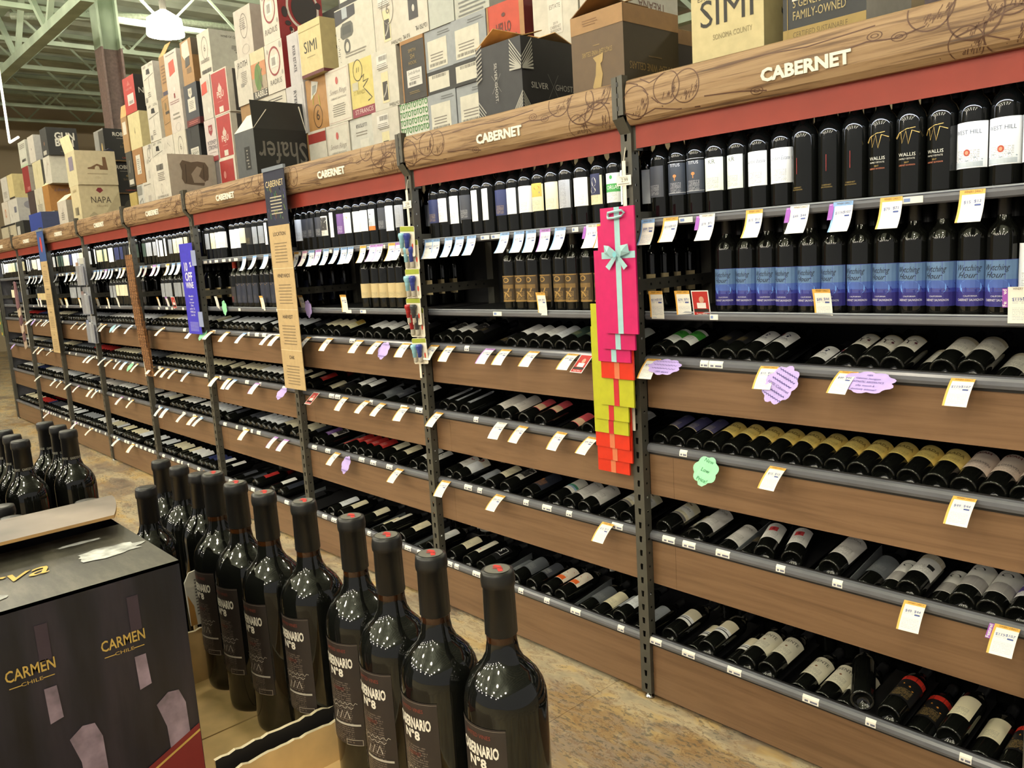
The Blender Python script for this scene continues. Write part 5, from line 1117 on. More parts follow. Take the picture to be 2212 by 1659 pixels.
bw(2, 441, 464, 'white case with red shield crest', (220, 208, 206), None, [('f', 'p', [(.36, .70), (.36, .86), (.72, .86), (.72, .70), (.54, .60)], (156, 52, 62)), ('f', 't', 'RS', .54, .76, .09, (226, 216, 210)), ('f', 't', 'RODNEY', .56, .44, .105, (80, 76, 92), dict(maxw=.8)), ('f', 't', 'STRONG', .58, .32, .105, (80, 76, 92), dict(maxw=.8)), ('f', 'r', 0, 0, 1, .12, (156, 52, 62)), ('f', 'g', .2, .2, .9, .23, 1, (176, 160, 160))])
bw(1, 450, 473, 'grey case below the red-shield case', (122, 116, 118))
bw(4, 388, 411, 'brown cardboard case with white paper sheet, top row', (180, 140, 92), (150, 112, 70), [('f', 'p', [(.1, .70), (.16, .95), (.74, .98), (.80, .62), (.35, .55)], (228, 222, 208)), ('f', 'p', [(.3, .38), (.36, .6), (.74, .62), (.72, .42)], (74, 72, 70)), ('f', 'r', .4, .24, .8, .36, (130, 102, 68)), ('s', 'r', 0, .62, 1, 1, (96, 84, 68))], h=.30)
bw(3, 396, 423.5, 'slate-blue case with white shield and dark red base', (66, 70, 80), (34, 34, 38), [('f', 'p', [(.34, .74), (.34, .90), (.62, .90), (.62, .74), (.48, .66)], (222, 216, 200)), ('f', 't', 'RS', .48, .80, .08, (66, 70, 80)), ('f', 'r', .24, .34, .80, .66, (226, 222, 210)), ('f', 'g', .32, .4, .72, .6, 5), ('f', 'r', 0, 0, 1, .16, (110, 40, 42)), ('s', 'r', 0, 0, 1, .16, (96, 34, 36)), ('f', 'g', .15, .04, .9, .12, 2, (206, 120, 110))])
bw(2, 401, 428, 'black case with white block-lettered label', (44, 46, 48), (30, 30, 32), [('f', 'r', .22, .08, .84, .48, (226, 222, 212)), ('f', 't', 'ALEXANDER', .52, .42, .05, (40, 40, 40), dict(maxw=.5)), ('f', 't', 'CAB SAUV', .52, .34, .075, (30, 30, 30), dict(maxw=.56, bold=.02)), ('f', 'g', .3, .12, .76, .28, 4), ('f', 'l', [(.36, .98), (.34, .8)], .006, (24, 24, 26))])
bw(4, 353, 379, 'white case with orange-red sticker, top row', (224, 216, 208), (206, 202, 196), [('f', 'p', [(.3, .4), (.3, .74), (.72, .78), (.76, .46)], (224, 84, 62)), ('f', 'd', .55, .06, .012, .014, (240, 238, 230)), ('f', 'g', .1, .9, .9, .95, 1)])
bw(3, 363, 390, 'white case with faint script, below the orange-red sticker case', (222, 214, 206), None, [('f', 'r', .48, .84, .58, .96, (150, 50, 50)), ('f', 'g', .1, .7, .85, .8, 2, (170, 130, 130)), ('f', 'o', .55, .12, .05, .03, (180, 174, 166), .92), small(.3, .5, 2)])
bw(4, 341, 353, 'narrow brown case beside the orange-red sticker case, top row', (180, 140, 92), None, [('f', 'r', .1, .02, 1, .12, (70, 66, 90)), ('f', 'g', .2, .3, .9, .8, 6, (130, 96, 62))], [('f', .12, -30)])
bw(3, 347, 362.5, 'narrow brown case with framed print, below the other narrow one', (184, 144, 94), None, [('f', 'l', [(.15, .3), (.15, .9), (.9, .95), (.9, .34), (.15, .3)], .004, (96, 74, 50)), ('f', 'd', .5, .75, .02, .03, (130, 108, 70)), ('f', 'r', .4, .55, .9, .62, (70, 60, 50))])
bw(2, 374, 400, 'white case with circled 6, above tree-engraving box', (222, 216, 202), None, six())
hand = [('f', 'p', [(.34, .74), (.38, .86), (.62, .86), (.68, .72)], (20, 20, 20)), ('f', 'l', [(.1, .62), (.95, .70)], .004, (110, 106, 100)), ('f', 'l', [(.5, .64), (.52, .36)], .003, (110, 106, 100)), ('f', 't', '12x75', .25, .93, .06, (90, 86, 80)), ('f', 't', '12.75 kg', .76, .93, .06, (90, 86, 80)), ('f', 'g', .3, .15, .6, .3, 3), ('f', 'r', .08, .06, .24, .18, (150, 146, 138))]
bw(4, 305, 328.6, 'white case with black hand hole, top of the tall white stack', (224, 220, 208), (206, 202, 194), hand, h=.30)
bw(3, 316, 340, 'white case with black hand hole, second in the tall stack', (222, 218, 206), None, hand)
bw(2, 326, 348, 'white case with black hand hole, third in the tall stack', (220, 216, 204), None, hand)
bw(1, 333, 357, 'white case with black hand hole, lowest, behind tree-engraving box', (218, 214, 202), None, hand)
bw(2, 349, 373, 'white case with signature print, left of the circled 6 case', (220, 214, 202), None, [('f', 't', 'Clos', .5, .8, .14, (150, 144, 136), dict(shear=.4)) if False else ('f', 'l', [(.2, .7), (.3, .86), (.36, .7), (.5, .84), (.7, .72)], .005, (150, 144, 136)), ('f', 'g', .2, .3, .8, .55, 4, (70, 66, 60)), ('f', 'r', .8, .25, 1, .5, (222, 186, 70))])
bw(2, 304, 325, 'white case with handwritten name and spiral, left of third hand-hole case', (222, 216, 204), None, [('f', 'o', .6, .76, .03, .04, (60, 58, 56), .88), ('f', 'l', [(.3, .5), (.36, .62), (.42, .5), (.52, .6), (.6, .52), (.8, .6)], .005, (60, 58, 56)), ('f', 'r', .66, .86, .9, .98, (160, 156, 150)), ('f', 'r', .3, .08, .5, .3, (196, 190, 182))])
bw(1, 309.5, 332, 'white case with small red mark, left of tree-engraving box', (222, 216, 204), None, [('f', 'r', .4, .36, .66, .62, (196, 188, 180)), ('f', 'r', .42, .34, .6, .37, (170, 60, 60)), ('f', 'g', .05, .9, .8, .95, 1)])
bw(4, 263.5, 287, 'red and black case with white sticker at left end of tall stack', (196, 58, 50), (30, 28, 28), [('f', 'r', .3, .22, .84, .52, (232, 222, 216)), ('f', 'b', .4, .25, .76, .33), ('f', 't', 'NOBLE VINES', .5, .66, .06, (226, 150, 140), dict(maxw=.7)), ('f', 'p', [(.36, .76), (.5, .90), (.64, .76)], (214, 110, 100)), ('s', 't', 'NOBLE', .42, .55, .16, (226, 222, 214), dict(maxw=.7)), ('s', 't', '337', .35, .16, .09, (150, 50, 44)), ('s', 'd', .42, .74, .03, .012, (210, 206, 200))])
bw(3, 274, 298, 'plain cream case with small crest, under the red and black case', (226, 214, 164), (212, 198, 150), [('f', 'd', .5, .5, .006, .03, (150, 140, 100)), ('f', 'd', .5, .46, .008, .012, (120, 110, 80))])
bw(3, 261, 273, 'narrow tan case with white label beside the cream case', (176, 138, 92), None, [('f', 'r', .2, .5, .8, .86, (232, 226, 212))], [('f', .10, -10)])
bw(2, 285, 308, 'brown cardboard case with tall white label, under the cream case', (170, 124, 76), (150, 108, 64), [('f', 'r', .3, .28, .72, .82, (228, 224, 212)), ('f', 'g', .36, .4, .66, .72, 6), ('f', 'd', .6, .34, .006, .012, (40, 36, 34))])
bw(2, 272, 284, 'narrow dark case with pale squiggle, left of brown label case', (70, 68, 62), None, [('f', 'l', [(.4, .4), (.5, .55), (.42, .62), (.55, .75)], .006, (206, 202, 180)), ('f', 'r', .15, .06, .9, .2, (220, 216, 206))])
bw(1, 277, 292, 'narrow mustard-yellow case on the rack edge', (196, 172, 100), None, [('f', 'd', .55, .45, .006, .008, (140, 110, 60)), ('f', 'o', .55, .45, .02, .03, (170, 146, 84), .9)], h=.24)
bw(1, 294.5, 309, 'white case with grey swirl art at rack edge', (212, 210, 204), None, [('f', 'l', [(.1, .1), (.2, .5), (.6, .6), (.8, .3), (.5, .2)], .012, (120, 120, 116)), ('f', 'r', 0, .7, .7, .96, (150, 150, 146))])
# Robert Mondavi group and the left end
rm = [('s', 't', 'ROBERT', .55, .82, .12, (220, 216, 204), dict(maxw=.6, bold=.03)), ('s', 'g', .35, .68, .8, .73, 1, (130, 126, 116)), ('s', 'd', .62, .56, .03, .012, (120, 100, 60)), ('s', 't', 'BARREL', .6, .44, .07, (110, 92, 60), dict(maxw=.4)), ('s', 't', 'CABERNET', .62, .10, .05, (190, 70, 40), dict(maxw=.5)), ('s', 'r', 0, .0, 1, .03, (130, 100, 50))]
bw(3, 201, 221, 'silver-fronted black case, upper of the pair', (150, 148, 144), (22, 22, 22), rm+[('f', 'r', .5, .05, 1, .95, (70, 68, 62)), ('f', 'd', .75, .4, .02, .05, (190, 160, 100))])
bw(2, 208, 228, 'black case with white capitals, below the silver-fronted one', (40, 38, 36), (22, 22, 22), rm)
bw(1, 216, 236, 'dark case with hazy photo print behind the cream crest case', (46, 44, 40), (38, 38, 34), [('s', 'd', .6, .5, .06, .09, (80, 76, 64))])
bw(4, 84, 97, 'black case with bold white letters', (66, 66, 66), (40, 40, 40), [('s', 't', 'GUN', .58, .66, .26, (226, 222, 212), dict(maxw=.66, bold=.05)), ('s', 't', 'BUN', .55, .42, .26, (226, 222, 212), dict(maxw=.60, bold=.05)), ('s', 'g', .35, .1, .6, .16, 2, (120, 118, 112)), ('f', 'r', .2, .05, .7, .2, (200, 196, 186)), ('f', 'd', .5, .45, .02, .02, (150, 110, 90))])
bw(4, 57.5, 70, 'white case left of the bold-lettered black case', (218, 212, 202), (190, 188, 186), [('f', 'd', .5, .5, .008, .012, (60, 56, 52))])
bw(4, 37.5, 52.5, 'pale green-tinted case at upper left', (214, 214, 202), (190, 190, 180), [('f', 'r', 0, 0, 1, .1, (196, 214, 186)), ('f', 'g', .2, .7, .9, .9, 3), ('f', 'b', .3, .2, .8, .3)])
bw(3, 47, 60, 'dark red case below the pale green-tinted case', (152, 46, 46), (176, 170, 158), [('f', 'r', .5, .06, .9, .2, (190, 110, 104))])
bw(3, 68, 86, 'cream case with faint shield at the left', (224, 214, 174), (90, 88, 84), [('f', 'd', .5, .65, .02, .05, (206, 194, 150))])
bw(3, 90.5, 104, 'white case with small emblem below the bold-lettered black case', (222, 218, 206), (214, 210, 196), [('f', 'l', [(.3, .3), (.6, .8)], .006, (120, 116, 110)), ('f', 'd', .7, .7, .006, .012, (150, 60, 56)), ('s', 'r', .55, .1, .9, .35, (150, 146, 138))])
bw(3, 14, 25, 'cream case with dark lid band at far left', (222, 206, 150), None, [('f', 'r', 0, .0, 1, .06, (60, 56, 50)), ('s', 'd', .3, .5, .02, .06, (200, 184, 130))])
bw(3, 0, 12.5, 'white case at the far left frame edge', (214, 210, 202), None, [small()])
bw(2, 92, 104, 'tan script-lettered case with blue crest', (186, 132, 66), (176, 122, 60), [('s', 't', 'Liberty', .45, .80, .13, (110, 96, 120), dict(shear=.4, maxw=.5)), ('s', 'g', .5, .58, .9, .63, 1, (110, 84, 60)), ('s', 'p', [(.6, .1), (.6, .36), (.72, .30), (.8, .42), (.9, .3), (1, .38), (1, .1)], (60, 76, 140))], [('f', .08, -40, CRM)])
bw(2, 58.5, 72, 'dark brown case under the dark red one', (70, 56, 54), (36, 32, 32))
bw(2, 73, 90, 'white and tan case left of the tan script-lettered case', (218, 210, 190), None, [('f', 'd', .45, .5, .012, .03, (190, 170, 120)), small()])
bw(2, 15, 34, 'white case with blue-grey picture at far left', (220, 216, 208), (196, 194, 192), [('f', 'r', .6, .4, .85, .65, (120, 122, 140)), ('s', 'd', .5, .7, .08, .05, (150, 150, 160)), ('f', 'd', .3, .3, .006, .02, (90, 88, 86))])
bw(2, 2, 14.5, 'white case with pale orange seal at left edge', (222, 214, 200), None, [('f', 'o', .5, .5, .04, .055, (222, 150, 110), .6)])
bw(1, 34, 50, 'black case with white slip at lower left', (52, 54, 52), (28, 28, 28), [('f', 'r', .1, .4, .5, .8, (214, 212, 204)), ('s', 't', 'J', .7, .3, .12, (200, 196, 186))])
sw = [('f', 'o', .55, .72, .055, .055, (40, 36, 34), .86), ('f', 'o', .55, .72, .034, .034, (40, 36, 34), .8), ('f', 'd', .55, .72, .012, .012, (40, 36, 34)), ('f', 'l', [(.6, .52), (.64, .3), (.7, .05)], .008, (40, 36, 34))]
bw(1, 2, 33, 'beige case with black spiral tree print at far left', (206, 196, 170), None, sw+[('f', 'r', 0, .92, 1, 1, (30, 28, 28))])
bw(1, 91, 103, 'brown-grey narrow case beside the blue case', (108, 100, 86), (196, 194, 176)); bw(1, 107, 119, 'sage-striped narrow case beside the small white case', (176, 176, 150), (84, 82, 72))
# right end of the wall
bw(2, 1050, 1130, 'orange case behind the black chevron case', (206, 78, 54), (110, 30, 32), [('f', 'r', 0, 0, .05, 1, KR), ('f', 'r', .88, 0, 1, 1, (176, 130, 80)), ('f', 't', 'HELLO', .45, .62, .15, (96, 44, 34), dict(maxw=.40, bold=.03)), ('f', 't', 'HAPPY HOUR', .47, .42, .15, (96, 44, 34), dict(maxw=.72, bold=.03)), ('f', 'd', .46, .82, .012, .008, (96, 44, 34))])
bw(2, 1150, 1247, 'white case with paper label behind the black and brown boxes', (222, 218, 204), None, [('f', 'r', .34, .30, .66, .86, (232, 228, 216)), ('f', 't', 'ESTATE', .5, .66, .06, (110, 106, 98), dict(maxw=.24)), ('f', 't', '2019', .5, .44, .035, (110, 106, 98)), ('f', 't', 'CABERNET', .5, .39, .04, (110, 106, 98), dict(maxw=.24)), ('f', 't', 'SAUVIGNON', .5, .34, .04, (110, 106, 98), dict(maxw=.24)), ('f', 'd', .56, .80, .005, .006, (206, 180, 90))])
bw(2, 1251, 1357, 'white case printed upside down at frame top', (224, 218, 204), (218, 214, 200), [('s', 't', 'TREANA', .45, .42, .11, (130, 96, 84), dict(flip=True, maxw=.7)), ('f', 't', 'TREANA', .6, .45, .10, (130, 60, 60), dict(flip=True, maxw=.7))])
bw(1, 1360, 1430, 'brown case between the brown flap box and big cream case', (70, 54, 38), (46, 36, 28), [('s', 'r', 0, .82, 1, 1, (150, 112, 66))])
bw(1, 1500, 1600, 'cream case hidden behind the big cream case', CRM)
bw(1, 1056, 1130, 'plain brown case hidden behind the black chevron case', KR)
bw(1, 1135, 1240, 'plain brown case hidden behind the brown flap box', KR); bw(1, 1245, 1340, 'plain white case hidden behind the brown flap box', WH)
# lay out: boxes of a layer may touch but not overlap
for ly in (1, 2, 3, 4):
    row = sorted((r for r in BWALL if r[0] == ly), key=lambda r: r[1])
    for a, c in zip(row, row[1:]):
        if c[1] < a[2]+.002:
            m = (c[1]+a[2])/2; a[2] = m-.001; c[1] = m+.001
fill = 0
for ly in (2, 3, 4):
    for r in [q for q in BWALL if q[0] == ly]:
        under = [q for q in BWALL if q[0] == ly-1 and q[1] < r[2]-.03 and q[2] > r[1]+.03]
        cov = sum(min(q[2], r[2])-max(q[1], r[1]) for q in under)
        if cov < .35*(r[2]-r[1]):
            x0, x1 = r[1], r[2]
            for q in under:
                if q[1] <= x0 < q[2]: x0 = q[2]
                if q[1] < x1 <= q[2]: x1 = q[1]
            if x1-x0 < .05: continue
            fill += 1
            BWALL.append([ly-1, x0+.002, x1-.002, 'plain brown case half hidden in the stack, %s such case' % ORD[fill], (168, 130, 84), None, (), None, DZ+LH*(ly-2), DZ+LH*(ly-1)-.001, r[10], .30])
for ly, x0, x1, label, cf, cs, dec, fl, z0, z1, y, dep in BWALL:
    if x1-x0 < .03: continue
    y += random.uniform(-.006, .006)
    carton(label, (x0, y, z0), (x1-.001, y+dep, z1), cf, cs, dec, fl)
# ---- front row
def fr(pl, pr, zt, label, cf, cs, dec, flaps=None, z0=DZ, dep=.28, y=YF, open_=False):
    return carton(label, (XA(pl, y, zt), y, z0), (XA(pr, y, zt), y+dep, zt), cf, cs, dec, flaps, open_=open_)
chev = []
for k in range(9):
    s_ = .012
    for fc, sg, c0 in (('f', -1, 1.0), ('s', 1, 0.0)):
        wv = .24 if fc == 'f' else .20
        a, b_ = (c0, c0+sg*wv)
        v = 1.0-.045*k
        chev.append((fc, 'p', [(a, max(.64, v-.24)), (b_, v), (b_, min(1, v-.022)), (a, max(.62, v-.262))] if v-.24 > .6 else [(a, .63), (b_, v), (b_, v-.022), (a, .61)], (196, 194, 186)))
        chev.append((fc, 'p', [(a, min(.40, .36-.04*k+.0)), (b_, max(0, .10-.04*k)), (b_, max(0, .08-.04*k)), (a, max(0, .338-.04*k))], (196, 194, 186)))
    chev.append(('f', 'p', [(0, .98-.05*k), (.14, .98-.05*k+.06), (.14, .96-.05*k+.06), (0, .96-.05*k)], (176, 174, 166)))
    chev.append(('f', 'p', [(0, .36-.05*k if k < 7 else 0), (.17, max(0, .20-.05*k)), (.17, max(0, .18-.05*k)), (0, max(0, .34-.05*k))], (196, 194, 186)))
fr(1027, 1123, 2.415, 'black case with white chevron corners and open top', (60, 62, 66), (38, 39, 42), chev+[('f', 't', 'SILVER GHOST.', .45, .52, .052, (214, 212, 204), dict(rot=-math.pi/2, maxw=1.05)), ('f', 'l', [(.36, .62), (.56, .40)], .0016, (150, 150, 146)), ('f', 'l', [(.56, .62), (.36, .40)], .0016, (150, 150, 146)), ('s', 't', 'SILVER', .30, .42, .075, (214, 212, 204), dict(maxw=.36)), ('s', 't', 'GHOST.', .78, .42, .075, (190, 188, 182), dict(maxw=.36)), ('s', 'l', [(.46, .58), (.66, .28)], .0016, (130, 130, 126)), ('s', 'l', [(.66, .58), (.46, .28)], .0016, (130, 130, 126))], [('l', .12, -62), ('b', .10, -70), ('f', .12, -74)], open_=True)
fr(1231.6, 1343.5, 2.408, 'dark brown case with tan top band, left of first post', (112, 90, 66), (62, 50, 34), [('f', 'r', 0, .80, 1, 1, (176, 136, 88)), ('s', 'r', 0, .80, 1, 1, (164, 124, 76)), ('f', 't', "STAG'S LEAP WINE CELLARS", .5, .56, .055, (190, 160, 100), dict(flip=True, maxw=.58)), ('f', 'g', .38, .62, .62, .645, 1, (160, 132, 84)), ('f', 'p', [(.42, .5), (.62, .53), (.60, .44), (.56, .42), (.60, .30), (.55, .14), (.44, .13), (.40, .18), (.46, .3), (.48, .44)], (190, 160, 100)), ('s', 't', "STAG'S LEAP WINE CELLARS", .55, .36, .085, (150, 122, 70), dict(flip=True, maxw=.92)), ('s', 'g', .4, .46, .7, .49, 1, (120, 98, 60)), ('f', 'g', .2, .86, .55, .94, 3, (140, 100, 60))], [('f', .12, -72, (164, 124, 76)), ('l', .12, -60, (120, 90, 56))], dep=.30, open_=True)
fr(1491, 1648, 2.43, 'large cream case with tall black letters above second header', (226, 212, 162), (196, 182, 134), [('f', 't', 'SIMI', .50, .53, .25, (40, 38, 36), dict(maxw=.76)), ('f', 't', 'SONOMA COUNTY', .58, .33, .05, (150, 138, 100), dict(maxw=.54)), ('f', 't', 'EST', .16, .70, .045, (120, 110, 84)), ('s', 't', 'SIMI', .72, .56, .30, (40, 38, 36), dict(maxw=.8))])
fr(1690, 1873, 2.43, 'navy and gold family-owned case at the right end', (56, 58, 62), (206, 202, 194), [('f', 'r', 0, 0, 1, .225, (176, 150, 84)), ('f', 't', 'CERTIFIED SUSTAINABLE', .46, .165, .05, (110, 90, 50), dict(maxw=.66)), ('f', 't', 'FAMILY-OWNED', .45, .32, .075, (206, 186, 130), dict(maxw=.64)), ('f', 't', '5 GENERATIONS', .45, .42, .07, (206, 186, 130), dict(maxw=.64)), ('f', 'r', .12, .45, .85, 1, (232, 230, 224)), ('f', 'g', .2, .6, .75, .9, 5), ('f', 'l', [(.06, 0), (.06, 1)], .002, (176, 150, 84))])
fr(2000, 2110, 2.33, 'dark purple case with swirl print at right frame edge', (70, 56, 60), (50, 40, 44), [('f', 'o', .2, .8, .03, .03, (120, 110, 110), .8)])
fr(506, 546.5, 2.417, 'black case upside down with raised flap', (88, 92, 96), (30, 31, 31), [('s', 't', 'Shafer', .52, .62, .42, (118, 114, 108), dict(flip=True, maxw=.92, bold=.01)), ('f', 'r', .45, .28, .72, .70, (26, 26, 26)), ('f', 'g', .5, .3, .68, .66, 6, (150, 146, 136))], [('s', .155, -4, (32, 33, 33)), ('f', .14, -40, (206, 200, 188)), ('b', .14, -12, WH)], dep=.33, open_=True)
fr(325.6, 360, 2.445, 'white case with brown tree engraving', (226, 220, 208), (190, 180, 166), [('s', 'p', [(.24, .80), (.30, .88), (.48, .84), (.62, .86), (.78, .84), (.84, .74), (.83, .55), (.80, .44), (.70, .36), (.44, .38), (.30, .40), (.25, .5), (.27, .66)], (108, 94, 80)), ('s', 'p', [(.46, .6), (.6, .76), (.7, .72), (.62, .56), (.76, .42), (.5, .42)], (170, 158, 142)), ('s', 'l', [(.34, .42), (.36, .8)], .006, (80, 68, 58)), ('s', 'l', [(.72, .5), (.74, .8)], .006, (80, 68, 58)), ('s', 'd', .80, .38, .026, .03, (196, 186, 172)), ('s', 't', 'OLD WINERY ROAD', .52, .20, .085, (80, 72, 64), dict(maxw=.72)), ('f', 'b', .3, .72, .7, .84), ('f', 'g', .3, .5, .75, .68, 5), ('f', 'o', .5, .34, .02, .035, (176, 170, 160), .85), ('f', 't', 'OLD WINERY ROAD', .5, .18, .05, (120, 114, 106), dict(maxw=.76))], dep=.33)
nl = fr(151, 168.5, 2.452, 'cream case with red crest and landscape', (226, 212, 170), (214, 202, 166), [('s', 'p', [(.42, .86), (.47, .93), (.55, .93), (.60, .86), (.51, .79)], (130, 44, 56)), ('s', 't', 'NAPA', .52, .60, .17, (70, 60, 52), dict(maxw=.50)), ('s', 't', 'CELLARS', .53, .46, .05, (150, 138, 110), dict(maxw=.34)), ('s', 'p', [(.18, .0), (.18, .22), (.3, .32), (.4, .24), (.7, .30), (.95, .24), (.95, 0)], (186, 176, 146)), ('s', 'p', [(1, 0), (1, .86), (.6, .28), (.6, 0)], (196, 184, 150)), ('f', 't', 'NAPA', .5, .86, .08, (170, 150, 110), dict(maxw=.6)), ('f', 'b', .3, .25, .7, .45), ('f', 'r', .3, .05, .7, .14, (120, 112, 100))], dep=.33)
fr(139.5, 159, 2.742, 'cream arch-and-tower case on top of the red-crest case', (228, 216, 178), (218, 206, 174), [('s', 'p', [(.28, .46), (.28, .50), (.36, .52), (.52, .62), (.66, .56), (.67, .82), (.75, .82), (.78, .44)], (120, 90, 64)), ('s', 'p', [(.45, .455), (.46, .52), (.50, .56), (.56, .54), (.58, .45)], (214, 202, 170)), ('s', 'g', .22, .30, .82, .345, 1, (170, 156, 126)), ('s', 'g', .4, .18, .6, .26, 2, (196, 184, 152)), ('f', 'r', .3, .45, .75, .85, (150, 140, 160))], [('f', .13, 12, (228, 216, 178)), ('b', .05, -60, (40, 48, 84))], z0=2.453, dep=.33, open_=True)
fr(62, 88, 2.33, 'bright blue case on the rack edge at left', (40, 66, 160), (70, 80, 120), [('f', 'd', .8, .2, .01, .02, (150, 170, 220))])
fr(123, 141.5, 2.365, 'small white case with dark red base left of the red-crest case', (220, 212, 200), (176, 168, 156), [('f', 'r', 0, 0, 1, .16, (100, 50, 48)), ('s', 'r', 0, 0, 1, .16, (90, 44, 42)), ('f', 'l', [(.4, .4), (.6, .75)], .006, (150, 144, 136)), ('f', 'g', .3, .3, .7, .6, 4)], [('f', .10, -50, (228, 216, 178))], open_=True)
# ================================================================== FOREGROUND DISPLAY
ZT = .990
t = tag(empty('display_table', (.45, -1.95, 0)), 'low display table under the opened wine cases in the foreground', 'table')
TW = mat('table_board', (120, 96, 66), .6)
MB().box((-.85, -.40, ZT-.035), (.80, .34, ZT-.004), TW).build('table_top', t)
for sx in (-.8, .75):
    for sy in (-.35, .29): MB().box((sx-.03, sy-.03, 0), (sx+.03, sy+.03, ZT-.035), STEEL).build('leg', t)
MB().box((-.8, -.36, ZT-.12), (.75, -.33, ZT-.035), TW).box((-.8, .27, ZT-.12), (.75, .30, ZT-.035), TW).build('apron', t)
STY['cabn'] = dict(d='tall black', c=(40, 33, 30), ink=(120, 108, 98), z=(.060, .190), ha=43, rows=16, v0=.02, v1=.62, cap=(30, 30, 30), p=[
    T_('CABERNARIO', 0, .164, .0118, (222, 216, 202), bold=.05, maxw=.047), T_('N°8', -.001, .151, .0098, (222, 216, 202), bold=.05), T_('LIMITED VINES', 0, .180, .0042, (128, 58, 46), maxw=.032), T_('CABERNET', 0, .131, .0042, (110, 52, 44), maxw=.02),
    R_(-.031, .1880, .031, .1886, (110, 100, 92)), R_(.006, .060, .028, .0608, (150, 140, 128)), R_(.006, .0668, .028, .0676, (150, 140, 128)), R_(.006, .060, .0068, .0676, (150, 140, 128)), R_(.0272, .060, .028, .0676, (150, 140, 128)),
    ('s', [(-.008, .092), (-.004, .102), (-.001, .093), (.004, .104), (.006, .094), (.011, .104), (.014, .095)], .0010, (206, 200, 188)), R_(-.012, .0855, .027, .0880, (176, 170, 158)), R_(-.030, .062, -.022, .085, (216, 214, 206)),
    ('s', [(-.014+.0026*j, .114+.002*math.sin(j*2.3)) for j in range(16)], .0007, (170, 164, 152)), ('s', [(-.014+.0026*j, .109+.0016*math.sin(j*1.9+1)) for j in range(14)], .0007, (170, 164, 152))])
def cap_mark():
    b = MB(); f = lambda u, v, q=0: (u, v, VAR['h'][1]+.0012+q); m = C((196, 44, 40)); g = C((96, 94, 88))
    b.disc(f, 0, 0, .0125, .0125, g, 24); b.stroke(f, [(-.008, .003), (-.002, .0045), (.003, 0), (.008, -.003)], .0045, m, .0003); b.stroke(f, [(-.004, -.002), (.002, .003), (.005, .001)], .0035, C((150, 40, 38)), .0004); return b.mesh('cap_mark')
MARK = cap_mark()
pos = ['eighth', 'seventh', 'sixth', 'fifth', 'fourth', 'third', 'second', 'nearest']
for n_, (x, y) in enumerate(((.538, -1.697), (.624, -1.700), (.709, -1.698), (.793, -1.684), (.902, -1.680), (.995, -1.692), (1.080, -1.695), (1.166, -1.680))):
    o = bottle('cabn', 'h', (x, y, ZT+.003), rz=random.uniform(-.05, .05)+.09); link('cap_mark', MARK, o)
    tag(o, 'tall black bottle with red-marked cap, %s of the foreground row' % (pos[n_] if n_ == 7 else pos[n_]+' from the camera'), 'wine bottle', 'tall black bottles in the foreground row')
# second kind: plain black bottles in the middle case
NL = ['front', 'back-right', 'back-middle', 'back-left', 'capped one behind the raised flap', 'far-left one behind the flap', 'left one behind the flap']
for n_, (x, y) in enumerate(((.447, -1.767), (.433, -1.680), (.356, -1.682), (.280, -1.685), (.448, -1.852), (.364, -1.943), (.447, -1.949))):
    o = bottle('blackband', 's', (x, y, ZT+.015))
    o.location.z = 1.305-.3008
    tag(o, 'plain black bottle without red mark, %s in the middle case' % NL[n_], 'wine bottle', 'plain black bottles in the middle case')
b = MB(); R, H = VAR['s']; nn = profile(R, H)[1]
for k in range(3):
    a0 = k*2.09
    b.text(lambda u, v, q=0: ((nn+.0018)*math.sin(u/nn+a0), -(nn+.0018)*math.cos(u/nn+a0), v), 'GARDEN RIDGE', 0, H-.052, .0045, C((176, 174, 164)), maxw=.026)
RING = b.mesh('capsule_lettering')
for n_, (x, y) in enumerate(((-.118, -1.770), (-.044, -1.764), (.032, -1.765), (-.097, -1.847), (-.022, -1.848), (.053, -1.850), (-.08, -1.93), (0.0, -1.93), (.075, -1.932))):
    o = bottle('blackband', 's', (x, y, 1.0445)); c = [k_ for k_ in o.children if k_.name.startswith('capsule')][0]; link('capsule_lettering', RING, c)
    tag(o, 'black bottle with lettered grey capsule at left, %s of the far case' % (('back row left', 'back row middle', 'back row right', 'middle row left', 'middle row middle', 'middle row right', 'front row left', 'front row middle', 'front row right')[n_]), 'wine bottle', 'black bottles with lettered capsules')
